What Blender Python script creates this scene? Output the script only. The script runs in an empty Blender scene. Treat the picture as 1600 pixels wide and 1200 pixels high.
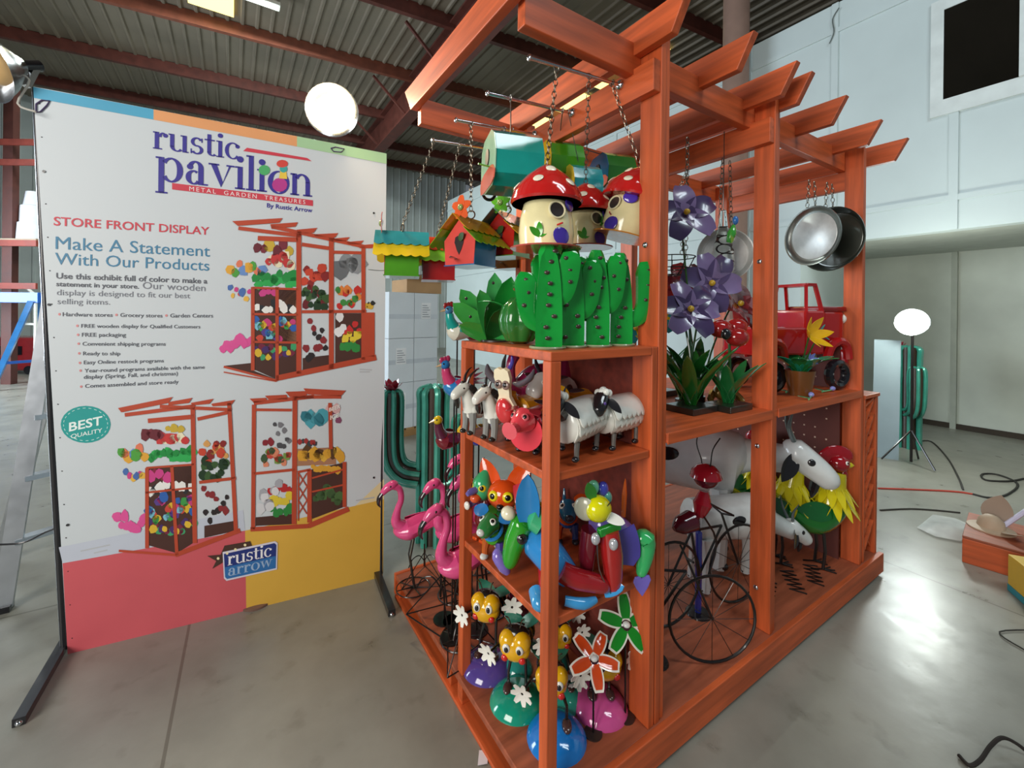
import bpy, math, random
from math import sin, cos, pi, radians, sqrt
from mathutils import Vector as V, Matrix as M
random.seed(7)
S = bpy.context.scene
COL = S.collection
# ------------------------------------------------------------------ camera, view, world, lights
CC = V((-0.7459, -0.943, 1.5033))
CF = V((0.54615064, 0.83768654, -0.00086026)); CR = V((0.8376422, -0.54611054, 0.01090092)); CU = V((-0.00866175, 0.00667413, 0.99994021))
FP, PX, PY = 672.17, 800.0, 491.8
cd = bpy.data.cameras.new('camera'); cam = bpy.data.objects.new('camera', cd); COL.objects.link(cam)
cd.sensor_fit = 'HORIZONTAL'; cd.sensor_width = 36; cd.lens = FP/1600*36; cd.shift_y = -(600-PY)/1600; cd.clip_start = .02; cd.clip_end = 200
cam.matrix_world = M(((CR.x, CU.x, -CF.x, CC.x), (CR.y, CU.y, -CF.y, CC.y), (CR.z, CU.z, -CF.z, CC.z), (0, 0, 0, 1)))
S.camera = cam
S.view_settings.view_transform = 'Standard'; S.view_settings.look = 'None'; S.view_settings.gamma = 1; S.view_settings.exposure = 0.0
S.view_settings.use_curve_mapping = False
w = bpy.data.worlds.new('world'); S.world = w; w.use_nodes = True
w.node_tree.nodes['Background'].inputs[0].default_value = (.80, .90, 1, 1); w.node_tree.nodes['Background'].inputs[1].default_value = .15

def look(o, tgt):
    o.rotation_euler = (V(tgt)-o.location).to_track_quat('-Z', 'Y').to_euler()
def area(name, loc, tgt, size, power, col, sy=None):
    l = bpy.data.lights.new(name, 'AREA'); l.energy = power; l.color = col; l.size = size
    if sy: l.shape = 'RECTANGLE'; l.size_y = sy
    o = bpy.data.objects.new(name, l); COL.objects.link(o); o.location = loc; look(o, tgt); return o
def spot(name, loc, tgt, power, col, ang=110, r=.06):
    l = bpy.data.lights.new(name, 'SPOT'); l.energy = power; l.color = col; l.spot_size = radians(ang); l.spot_blend = .6; l.shadow_soft_size = r
    o = bpy.data.objects.new(name, l); COL.objects.link(o); o.location = loc; look(o, tgt); return o
area('door_daylight', (-7.5, 9, 2.4), (-2, 6, 0), 5, 900, (.78, .9, 1), 4.2)
area('front_door_daylight', (-4.3, -1.3, 2.4), (.4, .4, 1.0), 2.4, 195, (1, .96, .9), 2.2)  # unseen fill light added to brighten the tower front; no door there
area('ceiling_tubes', (1.6, -2.6, 6.6), (2.6, -1.2, 0), 3.5, 88, (.86, .96, 1), .6)
area('wall_tubes', (1.5, -3.5, 6.4), (5.5, 0, 4.0), 2.5, 84, (.8, .95, 1), .6)
area('rear_tubes', (-.5, 8.5, 7.0), (-.5, 10.6, 0), 3, 420, (.9, 1, .96), .5)

# ------------------------------------------------------------------ materials
def lin(h):
    h = h.lstrip('#'); o = []
    for i in (0, 2, 4):
        c = int(h[i:i+2], 16)/255; o.append(c/12.92 if c <= .04045 else ((c+.055)/1.055)**2.4)
    return (*o, 1)
MC = {}
def base(name):
    m = bpy.data.materials.new(name); m.use_nodes = True
    return m, m.node_tree.nodes, m.node_tree.links, m.node_tree.nodes['Principled BSDF']
def noisy(m, n, l, b, col, var=.12, sc=8, rough=.2, rvar=.1):
    tc = n.new('ShaderNodeTexCoord'); t = n.new('ShaderNodeTexNoise'); t.inputs['Scale'].default_value = sc; t.inputs['Detail'].default_value = 4
    l.new(tc.outputs['Object'], t.inputs['Vector'])
    r = n.new('ShaderNodeValToRGB'); c = V(col[:3])
    r.color_ramp.elements[0].position = .3; r.color_ramp.elements[1].position = .7
    r.color_ramp.elements[0].color = (*(c*(1-var)), 1); r.color_ramp.elements[1].color = (*[min(1, x*(1+var)) for x in c], 1)
    l.new(t.outputs['Fac'], r.inputs['Fac']); l.new(r.outputs['Color'], b.inputs['Base Color'])
    mr = n.new('ShaderNodeMapRange'); mr.inputs['To Min'].default_value = max(.02, rough-rvar); mr.inputs['To Max'].default_value = rough+rvar
    l.new(t.outputs['Fac'], mr.inputs['Value']); l.new(mr.outputs['Result'], b.inputs['Roughness'])
    return tc, t
def paint(h, rough=.16, metal=0, var=.12, coat=.5):
    k = (h, rough, metal)
    if k in MC: return MC[k]
    m, n, l, b = base('painted_'+h.strip('#'))
    noisy(m, n, l, b, lin(h), var, 9, rough, .06); b.inputs['Metallic'].default_value = metal
    bp = n.new('ShaderNodeBump'); bp.inputs['Strength'].default_value = .25; bp.inputs['Distance'].default_value = .004; t2 = n.new('ShaderNodeTexNoise'); t2.inputs['Scale'].default_value = 14; t2.inputs['Detail'].default_value = 1; l.new(n['Texture Coordinate'].outputs['Object'], t2.inputs['Vector']); l.new(t2.outputs['Fac'], bp.inputs['Height']); l.new(bp.outputs['Normal'], b.inputs['Normal'])
    if coat: b.inputs['Coat Weight'].default_value = coat; b.inputs['Coat Roughness'].default_value = .08
    MC[k] = m; return m
def matte(h, rough=.75, var=.08, sc=6):
    k = (h, rough, 'm')
    if k in MC: return MC[k]
    m, n, l, b = base('matte_'+h.strip('#')); noisy(m, n, l, b, lin(h), var, sc, rough, .08); MC[k] = m; return m
def emit(h, st):
    m, n, l, b = base('glow'); b.inputs['Base Color'].default_value = lin(h); b.inputs['Emission Color'].default_value = lin(h); b.inputs['Emission Strength'].default_value = st; return m
def wood_mat(h, axis):
    m, n, l, b = base('stained_wood')
    tc = n.new('ShaderNodeTexCoord'); mp = n.new('ShaderNodeMapping'); l.new(tc.outputs['Object'], mp.inputs['Vector'])
    s = [22, 22, 22]; s[axis] = 1.6; mp.inputs['Scale'].default_value = s
    t = n.new('ShaderNodeTexNoise'); t.inputs['Scale'].default_value = 1.5; t.inputs['Detail'].default_value = 7; l.new(mp.outputs['Vector'], t.inputs['Vector'])
    t2 = n.new('ShaderNodeTexNoise'); t2.inputs['Scale'].default_value = 2.2; l.new(tc.outputs['Object'], t2.inputs['Vector'])
    r = n.new('ShaderNodeValToRGB'); c = V(lin(h)[:3]); e = r.color_ramp.elements
    e[0].position = .3; e[0].color = (*(c*.62), 1); e[1].position = .72; e[1].color = (*(c*1.22), 1)
    l.new(t.outputs['Fac'], r.inputs['Fac'])
    mx = n.new('ShaderNodeMix'); mx.data_type = 'RGBA'; mx.blend_type = 'MULTIPLY'; mx.inputs['Factor'].default_value = .35
    r2 = n.new('ShaderNodeValToRGB'); r2.color_ramp.elements[0].position = .35; r2.color_ramp.elements[0].color = (.6, .55, .5, 1); r2.color_ramp.elements[1].position = .65
    l.new(t2.outputs['Fac'], r2.inputs['Fac']); l.new(r.outputs['Color'], mx.inputs['A']); l.new(r2.outputs['Color'], mx.inputs['B'])
    l.new(mx.outputs['Result'], b.inputs['Base Color']); b.inputs['Roughness'].default_value = .48
    bp = n.new('ShaderNodeBump'); bp.inputs['Strength'].default_value = .12; bp.inputs['Distance'].default_value = .003
    l.new(t.outputs['Fac'], bp.inputs['Height']); l.new(bp.outputs['Normal'], b.inputs['Normal'])
    return m
WOOD = [wood_mat('#CE5E2E', i) for i in range(3)]
DECK = wood_mat('#A5573A', 0)
WIRE = paint('#231f1e', .35, .6); CHROME = paint('#c9cdd2', .12, 1, .05, 0); STEEL = paint('#8e8a84', .3, 1, .15, 0)
BLACK = paint('#15151a', .18); WHITE = paint('#ecebe2', .2); DARK = paint('#2a211f', .4)
CHAIN = paint('#7a7468', .35, 1, .2, 0)

# ------------------------------------------------------------------ pixel -> world on a plane
def ray(u, v): return CF + CR*((u-PX)/FP) - CU*((v-PY)/FP)
def on(u, v, ax, val):
    d = ray(u, v); i = 'xyz'.index(ax); return CC + d*((val-CC[i])/d[i])

# ------------------------------------------------------------------ mesh builder
def frame(d, up=V((0, 0, 1))):
    d = V(d).normalized(); s = d.cross(up)
    if s.length < 1e-4: s = d.cross(V((1, 0, 0)))
    s.normalize(); return d, s, s.cross(d)
class MB:
    def __init__(self): self.v = []; self.f = []
    def add(self, vs, fs):
        k = len(self.v); self.v += [V(p) for p in vs]; self.f += [tuple(i+k for i in f) for f in fs]; return self
    def box(self, x0, x1, y0, y1, z0, z1, mt=None):
        vs = [V((x, y, z)) for z in (z0, z1) for y in (y0, y1) for x in (x0, x1)]
        if mt: vs = [mt @ p for p in vs]
        return self.add(vs, [(0, 2, 3, 1), (4, 5, 7, 6), (0, 1, 5, 4), (2, 6, 7, 3), (0, 4, 6, 2), (1, 3, 7, 5)])
    def bar(self, p0, p1, w_, h_, up=V((0, 0, 1))):
        p0, p1 = V(p0), V(p1); d, s, u = frame(p1-p0, up)
        vs = [p + s*a*w_/2 + u*b*h_/2 for p in (p0, p1) for a, b in ((-1, -1), (1, -1), (1, 1), (-1, 1))]
        return self.add(vs, [(0, 1, 2, 3), (7, 6, 5, 4), (0, 4, 5, 1), (1, 5, 6, 2), (2, 6, 7, 3), (3, 7, 4, 0)])
    def tube(self, pts, r, n=8, sm=0, sq=1):
        pts = [V(p) for p in pts]; rs = list(r) if isinstance(r, (list, tuple)) else [r]*len(pts)
        if sm:
            P, R = [], []
            for i in range(len(pts)-1):
                a, b, c, d = pts[max(i-1, 0)], pts[i], pts[i+1], pts[min(i+2, len(pts)-1)]
                for k in range(sm):
                    t = k/sm; P.append(.5*((2*b)+(c-a)*t+(2*a-5*b+4*c-d)*t*t+(3*b-a-3*c+d)*t**3)); R.append(rs[i]+(rs[i+1]-rs[i])*t)
            P.append(pts[-1]); R.append(rs[-1]); pts, rs = P, R
        vs, fs = [], []; s = None
        for i, p in enumerate(pts):
            d = (pts[min(i+1, len(pts)-1)]-pts[max(i-1, 0)]).normalized()
            if s is None: _, s, _ = frame(d)
            s = (s-d*s.dot(d)).normalized(); u = s.cross(d)
            vs += [p+(s*cos(2*pi*k/n)+u*sin(2*pi*k/n)*sq)*rs[i] for k in range(n)]
        for i in range(len(pts)-1):
            for k in range(n): fs.append((i*n+k, i*n+(k+1) % n, (i+1)*n+(k+1) % n, (i+1)*n+k))
        fs += [tuple(range(n))[::-1], tuple(len(vs)-n+k for k in range(n))]
        return self.add(vs, fs)
    def ell(self, c, r, rot=None, nu=16, nv=10):
        if not isinstance(r, (list, tuple)): r = (r, r, r)
        mt = rot.to_matrix() if hasattr(rot, 'to_matrix') else (rot or M.Identity(3)); c = V(c); vs = []; fs = []
        for j in range(1, nv):
            a = pi*j/nv
            vs += [c+mt @ V((r[0]*sin(a)*cos(2*pi*k/nu), r[1]*sin(a)*sin(2*pi*k/nu), r[2]*cos(a))) for k in range(nu)]
        vs += [c+mt @ V((0, 0, r[2])), c+mt @ V((0, 0, -r[2]))]; T, B = len(vs)-2, len(vs)-1
        for j in range(nv-2):
            for k in range(nu): fs.append((j*nu+k, (j+1)*nu+k, (j+1)*nu+(k+1) % nu, j*nu+(k+1) % nu))
        for k in range(nu): fs.append((T, k, (k+1) % nu)); fs.append((B, (nv-2)*nu+(k+1) % nu, (nv-2)*nu+k))
        return self.add(vs, fs)
    def lathe(self, prof, n=24, c=(0, 0, 0), rot=None, mod=None):
        c = V(c); mt = rot.to_matrix() if hasattr(rot, 'to_matrix') else (rot or M.Identity(3)); vs = []; fs = []
        for r, z in prof:
            for k in range(n):
                a = 2*pi*k/n; q = r*(mod(a) if mod else 1); vs.append(c+mt @ V((q*cos(a), q*sin(a), z)))
        for i in range(len(prof)-1):
            for k in range(n): fs.append((i*n+k, i*n+(k+1) % n, (i+1)*n+(k+1) % n, (i+1)*n+k))
        if prof[0][0] > 1e-5: fs.append(tuple(range(n))[::-1])
        if prof[-1][0] > 1e-5: fs.append(tuple(len(vs)-n+k for k in range(n)))
        return self.add(vs, fs)
    def plate(self, out, th, o, ex, ey):
        o, ex, ey = V(o), V(ex), V(ey); nz = ex.cross(ey).normalized()*th/2; n = len(out)
        a = [o+ex*x+ey*y for x, y in out]
        return self.add([p-nz for p in a]+[p+nz for p in a], [tuple(range(n))[::-1], tuple(range(n, 2*n))]+[(i, (i+1) % n, n+(i+1) % n, n+i) for i in range(n)])
    def leaf(self, p, d, nrm, L, W, bend=0, cup=0, th=.002, pw=.8, tip=.0, nl=8, root=.15):
        p = V(p); d = V(d).normalized(); nrm = V(nrm); nrm = (nrm-d*nrm.dot(d)).normalized(); s = d.cross(nrm); vs = []; q = V(p); a = 0; m = 4
        for side in (0, 1):
            q = V(p); dd, nn = d.copy(), nrm.copy()
            for i in range(nl+1):
                t = i/nl; wv = W/2*max(sin(pi*min(1, (t*(1-root-tip)+root)))**pw, .02)
                for k in range(-m//2, m//2+1):
                    x = k/(m/2); vs.append(q+s*wv*x+nn*(cup*wv*x*x*1.0)+nn*(th*(side-.5)))
                ang = bend/nl; dd, nn = (dd*cos(ang)+nn*sin(ang)), (nn*cos(ang)-dd*sin(ang)); q = q+dd*(L/nl)
        w1 = m+1; N = (nl+1)*w1; fs = []
        for i in range(nl):
            for k in range(m):
                a0 = i*w1+k; fs += [(a0, a0+w1, a0+w1+1, a0+1), (N+a0, N+a0+1, N+a0+w1+1, N+a0+w1)]
            fs += [(i*w1, N+i*w1, N+(i+1)*w1, (i+1)*w1), (i*w1+m, (i+1)*w1+m, N+(i+1)*w1+m, N+i*w1+m)]
        fs += [tuple(range(w1))+tuple(N+k for k in range(m, -1, -1)), tuple(nl*w1+k for k in range(m, -1, -1))+tuple(N+nl*w1+k for k in range(w1))]
        return self.add(vs, fs)
    def ring(self, c, nrm, R, r, n=20, m=6, sx=1):
        _, s, u = frame(nrm); c = V(c); vs = []; fs = []; nz = V(nrm).normalized()
        for i in range(n):
            a = 2*pi*i/n; e = s*cos(a)*sx+u*sin(a); e1 = e.normalized()
            for k in range(m): b = 2*pi*k/m; vs.append(c+e*R+(e1*cos(b)+nz*sin(b))*r)
        for i in range(n):
            for k in range(m): fs.append((i*m+k, ((i+1) % n)*m+k, ((i+1) % n)*m+(k+1) % m, i*m+(k+1) % m))
        return self.add(vs, fs)
    def chain(self, p0, p1, ln=.022, r=.0016):
        p0, p1 = V(p0), V(p1); d, s, u = frame(p1-p0); k = max(2, int((p1-p0).length/(ln*.75))); st = (p1-p0)/k
        for i in range(k):
            nrm = s if i % 2 else u; c = p0+st*(i+.5); t = nrm.cross(d); vs = []; fs = []; n, m = 8, 4
            for j in range(n):
                a = 2*pi*j/n; e = d*cos(a)*ln*.5+t*sin(a)*ln*.28; e1 = e.normalized()
                for q in range(m): b = 2*pi*q/m; vs.append(c+e+(e1*cos(b)+nrm*sin(b))*r)
            for j in range(n):
                for q in range(m): fs.append((j*m+q, ((j+1) % n)*m+q, ((j+1) % n)*m+(q+1) % m, j*m+(q+1) % m))
            self.add(vs, fs)
        return self
    def build(self, name, mat, parent=None, smooth=True, bev=0):
        me = bpy.data.meshes.new(name); me.from_pydata([tuple(p) for p in self.v], [], self.f); me.materials.append(mat)
        if smooth:
            me.polygons.foreach_set('use_smooth', [True]*len(me.polygons)); me.set_sharp_from_angle(angle=radians(38))
        me.update(); o = bpy.data.objects.new(name, me); COL.objects.link(o)
        if parent: o.parent = parent
        if bev: md = o.modifiers.new('bevel', 'BEVEL'); md.width = bev; md.segments = 2; md.limit_method = 'ANGLE'
        return o
def tag(o, label, cat, group=None, kind=None):
    o['label'] = label
    if cat: o['category'] = cat
    if group: o['group'] = group
    if kind: o['kind'] = kind
    return o
def thing(name, label, cat, loc, rz=0, group=None, s=1, rx=0, ry=0):
    o = bpy.data.objects.new(name, None); COL.objects.link(o); o.empty_display_size = .05
    o.location = loc; o.rotation_euler = (radians(rx), radians(ry), radians(rz)); o.scale = (s, s, s)
    return tag(o, label, cat, group)
def struct(name, mb, mat, smooth=False):
    o = mb.build(name, mat, None, smooth); o['kind'] = 'structure'; return o
def R3(x=0, y=0, z=0): return (M.Rotation(radians(z), 3, 'Z') @ M.Rotation(radians(y), 3, 'Y') @ M.Rotation(radians(x), 3, 'X'))
def disc(mb, c, nrm, r, th=.003, n=18):
    _, s, u = frame(nrm); return mb.plate([(r*cos(2*pi*k/n), r*sin(2*pi*k/n)) for k in range(n)], th, c, s, u)
def eye(t, c, nrm, r, white='#f4f2e8', pup='#15110f', rim=None):
    nrm = V(nrm).normalized(); e = MB(); rot = nrm.to_track_quat('Z', 'Y')
    e.ell(c, (r, r, r*.45), rot); o = e.build('eye', paint(white), t)
    MB().ell(V(c)+nrm*r*.32, (r*.55, r*.55, r*.3), rot).build('pupil', paint(pup, .1), o)
    return o

# ------------------------------------------------------------------ the setting
def concrete(h, rough, sc, joints=True):
    m, n, l, b = base('concrete'); tc = n.new('ShaderNodeTexCoord')
    t = n.new('ShaderNodeTexNoise'); t.inputs['Scale'].default_value = sc; t.inputs['Detail'].default_value = 8; t.inputs['Roughness'].default_value = .6
    l.new(tc.outputs['Object'], t.inputs['Vector'])
    r = n.new('ShaderNodeValToRGB'); c = V(lin(h)[:3]); e = r.color_ramp.elements
    e[0].position = .32; e[0].color = (*(c*.72), 1); e[1].position = .68; e[1].color = (*(c*1.2), 1); l.new(t.outputs['Fac'], r.inputs['Fac'])
    v = n.new('ShaderNodeTexVoronoi'); v.inputs['Scale'].default_value = 1.7; l.new(tc.outputs['Object'], v.inputs['Vector'])
    t3 = n.new('ShaderNodeTexNoise'); t3.inputs['Scale'].default_value = 7; t3.inputs['Detail'].default_value = 5; l.new(tc.outputs['Object'], t3.inputs['Vector'])
    r3 = n.new('ShaderNodeValToRGB'); r3.color_ramp.elements[0].position = .28; r3.color_ramp.elements[0].color = (.55, .53, .5, 1); r3.color_ramp.elements[1].position = .42
    l.new(t3.outputs['Fac'], r3.inputs['Fac'])
    mx = n.new('ShaderNodeMix'); mx.data_type = 'RGBA'; mx.blend_type = 'MULTIPLY'; mx.inputs['Factor'].default_value = .5
    l.new(r.outputs['Color'], mx.inputs['A']); l.new(r3.outputs['Color'], mx.inputs['B'])
    out = mx.outputs['Result']
    if joints:
        br = n.new('ShaderNodeTexBrick'); br.offset = 0; br.inputs['Scale'].default_value = 1; br.inputs['Brick Width'].default_value = 3.6; br.inputs['Row Height'].default_value = 3.2
        br.inputs['Mortar Size'].default_value = .006; br.inputs['Color1'].default_value = (1, 1, 1, 1); br.inputs['Color2'].default_value = (1, 1, 1, 1); br.inputs['Mortar'].default_value = (.5, .48, .45, 1)
        mp = n.new('ShaderNodeMapping'); mp.inputs['Location'].default_value = (.95, 1.1, 0); mp.inputs['Rotation'].default_value = (0, 0, .03); l.new(tc.outputs['Object'], mp.inputs['Vector']); l.new(mp.outputs['Vector'], br.inputs['Vector'])
        m2 = n.new('ShaderNodeMix'); m2.data_type = 'RGBA'; m2.blend_type = 'MULTIPLY'; m2.inputs['Factor'].default_value = .8
        l.new(out, m2.inputs['A']); l.new(br.outputs['Color'], m2.inputs['B']); out = m2.outputs['Result']
    l.new(out, b.inputs['Base Color'])
    mr = n.new('ShaderNodeMapRange'); mr.inputs['To Min'].default_value = rough-.1; mr.inputs['To Max'].default_value = rough+.14; l.new(t3.outputs['Fac'], mr.inputs['Value']); l.new(mr.outputs['Result'], b.inputs['Roughness'])
    bp = n.new('ShaderNodeBump'); bp.inputs['Strength'].default_value = .18; bp.inputs['Distance'].default_value = .01; l.new(t3.outputs['Fac'], bp.inputs['Height']); l.new(bp.outputs['Normal'], b.inputs['Normal'])
    return m
struct('floor', MB().box(-12, 12, -7, 18, -.1, 0), concrete('#8C8A80', .3, 1.1))
WALLW = matte('#C6D2D2', .6, .05, 1.2); WALLN = matte('#C2C8BD', .7, .12, 1.6)
wl = MB(); wl.box(5.5, 5.65, -7, 1.72, 2.43, 5.4); wl.box(5.5, 5.65, 1.72, 12.8, 0, 5.4); struct('wall_right', wl, WALLW)
struct('wall_niche', MB().box(7.6, 7.75, -7, 18, 0, 4.9), WALLN)
struct('wall_side', MB().box(11.8, 12, -7, 18, 0, 7.6), matte('#4a463c', .8))  # dark far wall added to stop world light leaking in
struct('ceiling_niche', MB().box(5.652, 7.6, -7, 1.72, 2.43, 2.5), matte('#B4BAB2', .8))
struct('wall_jamb', MB().box(5.65, 7.6, 1.72, 1.84, 0, 2.43), WALLW)
t_ = MB()
for y in (.3, 1.36, 2.42, 5, 8): t_.box(5.482, 5.5, y-.035, y+.035, 2.43 if y < 1.7 else 0, 5.4)
for z in (2.76, 5.06): t_.box(5.484, 5.5, -7, 12.8, z-.03, z+.03)
struct('trim_1', t_, WALLW)
struct('trim_3', MB().box(7.55, 7.6, .66, .72, 0, 2.43), matte('#a9aea2', .7))
struct('trim_2', MB().box(7.57, 7.6, -7, 1.7, 0, .07), matte('#3a3127', .8))
wm = MB()
for a in ((.38, .48, 3.80, 4.74), (-1.7, -1.6, 3.80, 4.74), (-1.7, .48, 3.64, 3.80), (-1.7, .48, 4.74, 4.86)): wm.box(5.47, 5.5, a[0], a[1], a[2], a[3])
for y in (-.17, -.7, -1.24): wm.box(5.45, 5.49, y-.03, y+.03, 3.8, 4.74)
struct('window_1', wm, matte('#D5DCDA', .5))
gl = paint('#0d0b08', .08); struct('window_2', MB().box(5.478, 5.486, -1.6, .38, 3.8, 4.74), gl)
def corrug(h, axis, scale, dark=.55):
    m, n, l, b = base('corrugated_metal'); tc = n.new('ShaderNodeTexCoord'); sp = n.new('ShaderNodeSeparateXYZ'); l.new(tc.outputs['Object'], sp.inputs['Vector'])
    noisy(m, n, l, b, lin(h), .16, .9, .55, .1); return m

# roof: real ribs running along y
rf = MB(); x = -12
while x < 11.8:
    vs = []; pr = [(0, 0), (.17, 0), (.195, .035), (.235, .035), (.26, 0)]
    for y in (-7, 17): vs += [(x+a, y, 7.5-h_) for a, h_ in pr]
    rf.add(vs, [(i, i+1, i+6, i+5) for i in range(4)]); x += .26
struct('ceiling', rf, corrug('#7f7566', 0, 1))
struct('wall_rear', (lambda mb: [mb.add([(a+x, 16.6-h_, z) for z in (0, 7.5) for a, h_ in ((0, 0), (.22, 0), (.25, .03), (.28, .03), (.3, 0))], [(i, i+1, i+6, i+5) for i in range(4)]) for x in [-12+.3*k for k in range(67)]] and mb)(MB()), corrug('#BEC7C6', 0, 1))
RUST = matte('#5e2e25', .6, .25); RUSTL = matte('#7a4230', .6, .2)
for k, y in enumerate((-2.0, .4, 2.7, 5.1, 7.4, 9.75, 12.2, 14.5, 16.3)):
    p = MB().bar((-12, y+1.1, 7.36), (11.7, y-1.26, 7.36), .1, .26)
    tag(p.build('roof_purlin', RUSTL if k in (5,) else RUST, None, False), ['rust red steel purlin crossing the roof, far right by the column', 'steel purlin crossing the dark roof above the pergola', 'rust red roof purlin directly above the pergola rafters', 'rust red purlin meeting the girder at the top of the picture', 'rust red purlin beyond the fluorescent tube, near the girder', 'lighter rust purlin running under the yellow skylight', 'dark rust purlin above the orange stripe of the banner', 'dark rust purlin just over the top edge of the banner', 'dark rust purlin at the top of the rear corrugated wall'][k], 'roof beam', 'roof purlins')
g = MB(); g.box(2.98, 3.02, -7, 16.6, 6.5, 7.4); g.box(2.85, 3.15, -7, 16.6, 6.46, 6.5); g.box(2.85, 3.15, -7, 16.6, 7.3, 7.34)
gt = tag(g.build('roof_girder', RUST, None, False), 'large dark rust steel girder running back along the roof', 'roof beam')
for k, y in enumerate((5.1, 7.4, 9.75, 12.2)):
    MB().bar((2.95, y, 6.55), (2.1, y, 7.3), .05, .05).build('brace', RUST, gt, False)
SKY = emit('#FFE58A', 2.2)
for k, (x0, x1, y0, y1) in enumerate(((-1.5, -.76, 7.7, 9.45), (6.3, 7.4, 5.2, 7.3), (6.3, 7.4, 7.7, 10.2))):
    tag(MB().box(x0, x1, y0, y1, 7.44, 7.455).build('skylight', SKY, None, False), ['yellow glowing skylight panel above the printed banner', 'yellow skylight panel seen through the pergola by the wall, nearer one', 'yellow skylight panel seen through the pergola, farther one'][k], 'skylight', 'translucent roof panels')
t = thing('fluorescent_light', 'white fluorescent tube fixture hanging under the roof left of the girder', 'light', (-.15, 8.3, 7.2))
MB().box(-.75, .12, -.1, .1, .03, .09).build('housing', WHITE, t, False); MB().tube([(-.72, 0, 0), (.1, 0, 0)], .02).build('tube', emit('#E8FFF4', 9), t)
for x in (-.6, 0): MB().tube([(x, 0, .09), (x, 0, .28)], .004, 4).build('hanger', STEEL, t)
t = MB().tube([(5.2, 2.45, 0), (5.2, 2.45, 7.4)], .17, 20); tag(t.build('round_column', matte('#8b6f62', .7), None), 'round brown column standing by the white wall behind the pergola', 'column')

# ------------------------------------------------------------------ the wooden display stand
D = thing('display_stand', 'tall red-stained wooden pergola display stand full of metal garden ornaments', 'display stand', (0, 0, 0))
def part(name, mb, mat, parent=D, smooth=False, bev=.003): return mb.build(name, mat, parent, smooth, bev)
part('deck', MB().box(-.01, 2.46, -.006, 1.28, .1, .124), DECK)
part('skirt_board', MB().box(-.012, 2.47, -.03, -.006, .02, .128), WOOD[0])
part('skirt_board', MB().box(-.012, 2.47, 1.28, 1.3, .02, .128), WOOD[0])
for y in (.0, .52, .62, 1.24): part('runner', MB().box(0, 2.44, y, y+.04, .016, .1), WOOD[0])
for x in (-.012, 1.2, 2.36): part('bottom_board', MB().box(x, x+.1, -.006, 1.29, 0, .016), WOOD[1])
PA, PB, PC, PW, PD = .46, 1.22, 2.2, .05, .09
for x in (PA, PB, PC):
    part('post', MB().box(x, x+PW*.5, 0, PD, .124, 2.462), WOOD[2])
    part('post', MB().box(x+PW*.5, x+PW, .004, PD, .124, 2.455), WOOD[2])
    part('rear_post', MB().box(x, x+PW, .79, .88, .124, 2.44), WOOD[2])
part('front_beam', MB().box(-.04, 2.25, .09, .128, 2.346, 2.459), WOOD[0])
part('rear_beam', MB().box(-.05, 2.25, .88, .92, 2.346, 2.459), WOOD[0])
for x in (PA, PB): part('cross_beam', MB().box(x-.036, x, .004, .92, 2.258, 2.366), WOOD[1])
part('cross_beam', MB().box(PC+.012, PC+.048, .09, .88, 2.24, 2.346), WOOD[1])
for x in (-.068, .44, .818, 1.14, 1.272, 1.616, 2.048, 2.452):
    m = MB(); pr = [(-.125, 2.525), (-.065, 2.412), (.985-.065, 2.412), (1.045-.045, 2.525)]
    m.plate(pr, .034, (x, 0, 0), (0, 1, 0), (0, 0, 1)); part('rafter', m, WOOD[1])
RODS = ((.15, 2.335), (.41, 2.335), (.67, 2.335), (.92, 2.335))
for y, z in RODS:
    r = part('hanging_rod', MB().tube([(.425, y, z), (.02, y, z-.035)], .0065, 10), CHROME, smooth=True, bev=0)
    MB().ell((.02, y, z-.035), (.006, .011, .011)).build('end_cap', CHROME, r); MB().ell((.42, y, z), (.012, .018, .018)).build('end_nut', CHROME, r)
# shelf tower at the near corner
UW, US = .56, .436
part('post', MB().box(0, .038, 0, .038, .124, 1.372), WOOD[2]); part('post', MB().box(0, .038, UW-.038, UW, .124, 1.372), WOOD[2])
part('post', MB().box(US-.008, US+.02, 0, .085, .124, 1.40), WOOD[2]); part('post', MB().box(US-.008, US+.02, UW-.04, UW, .124, 1.4), WOOD[2])
for z0, z1 in ((1.372, 1.40), (1.03, 1.055), (.616, .64)):
    e = 0 if z1 > 1.3 else .006
    part('shelf', MB().box(e, US-.01, e, UW-e, z0, z1), WOOD[0])
part('back_panel', MB().box(US+.0, US+.012, .085, UW-.04, .124, 1.372), matte('#7c3428', .8, .25, 30))
# right bays
part('bay_shelf', MB().box(PA+PW, PC, .001, .86, 1.066, 1.10), WOOD[0])
part('bay_shelf_edge', MB().box(PA+PW, PB, -.004, .001, 1.062, 1.102), WOOD[0]); part('bay_shelf_edge', MB().box(PB+PW, PC, -.004, .001, 1.062, 1.102), WOOD[0])
for x in (PA, PB):
    for z in (.3, .93, 1.75): part('bolt', MB().ell((x-.002, .06, z), (.006, .011, .011)), CHROME, smooth=True, bev=0)
peg = part('pegboard', MB().box(2.168, 2.18, .09, .79, .124, 1.46), matte('#5d2a22', .7), bev=0)
h = MB()
for i in range(11):
    for j in range(20):
        if (i*7+j*3) % 5: h.box(2.1672, 2.1684, .15+i*.058, .158+i*.058, .25+j*.06, .258+j*.06)
o = h.build('peg_holes', matte('#d9b9a0'), peg, False); o['kind'] = 'stuff'
part('side_post', MB().box(2.425, 2.455, 0, .05, .124, 1.05), WOOD[2]); part('side_post', MB().box(2.252, 2.27, 0, .05, .124, 1.05), WOOD[2]); part('side_post', MB().box(2.425, 2.455, .75, .8, .124, 1.05), WOOD[2])
part('side_top', MB().box(2.25, 2.47, -.005, .82, 1.045, 1.066), WOOD[1])
lt = MB()
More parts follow.
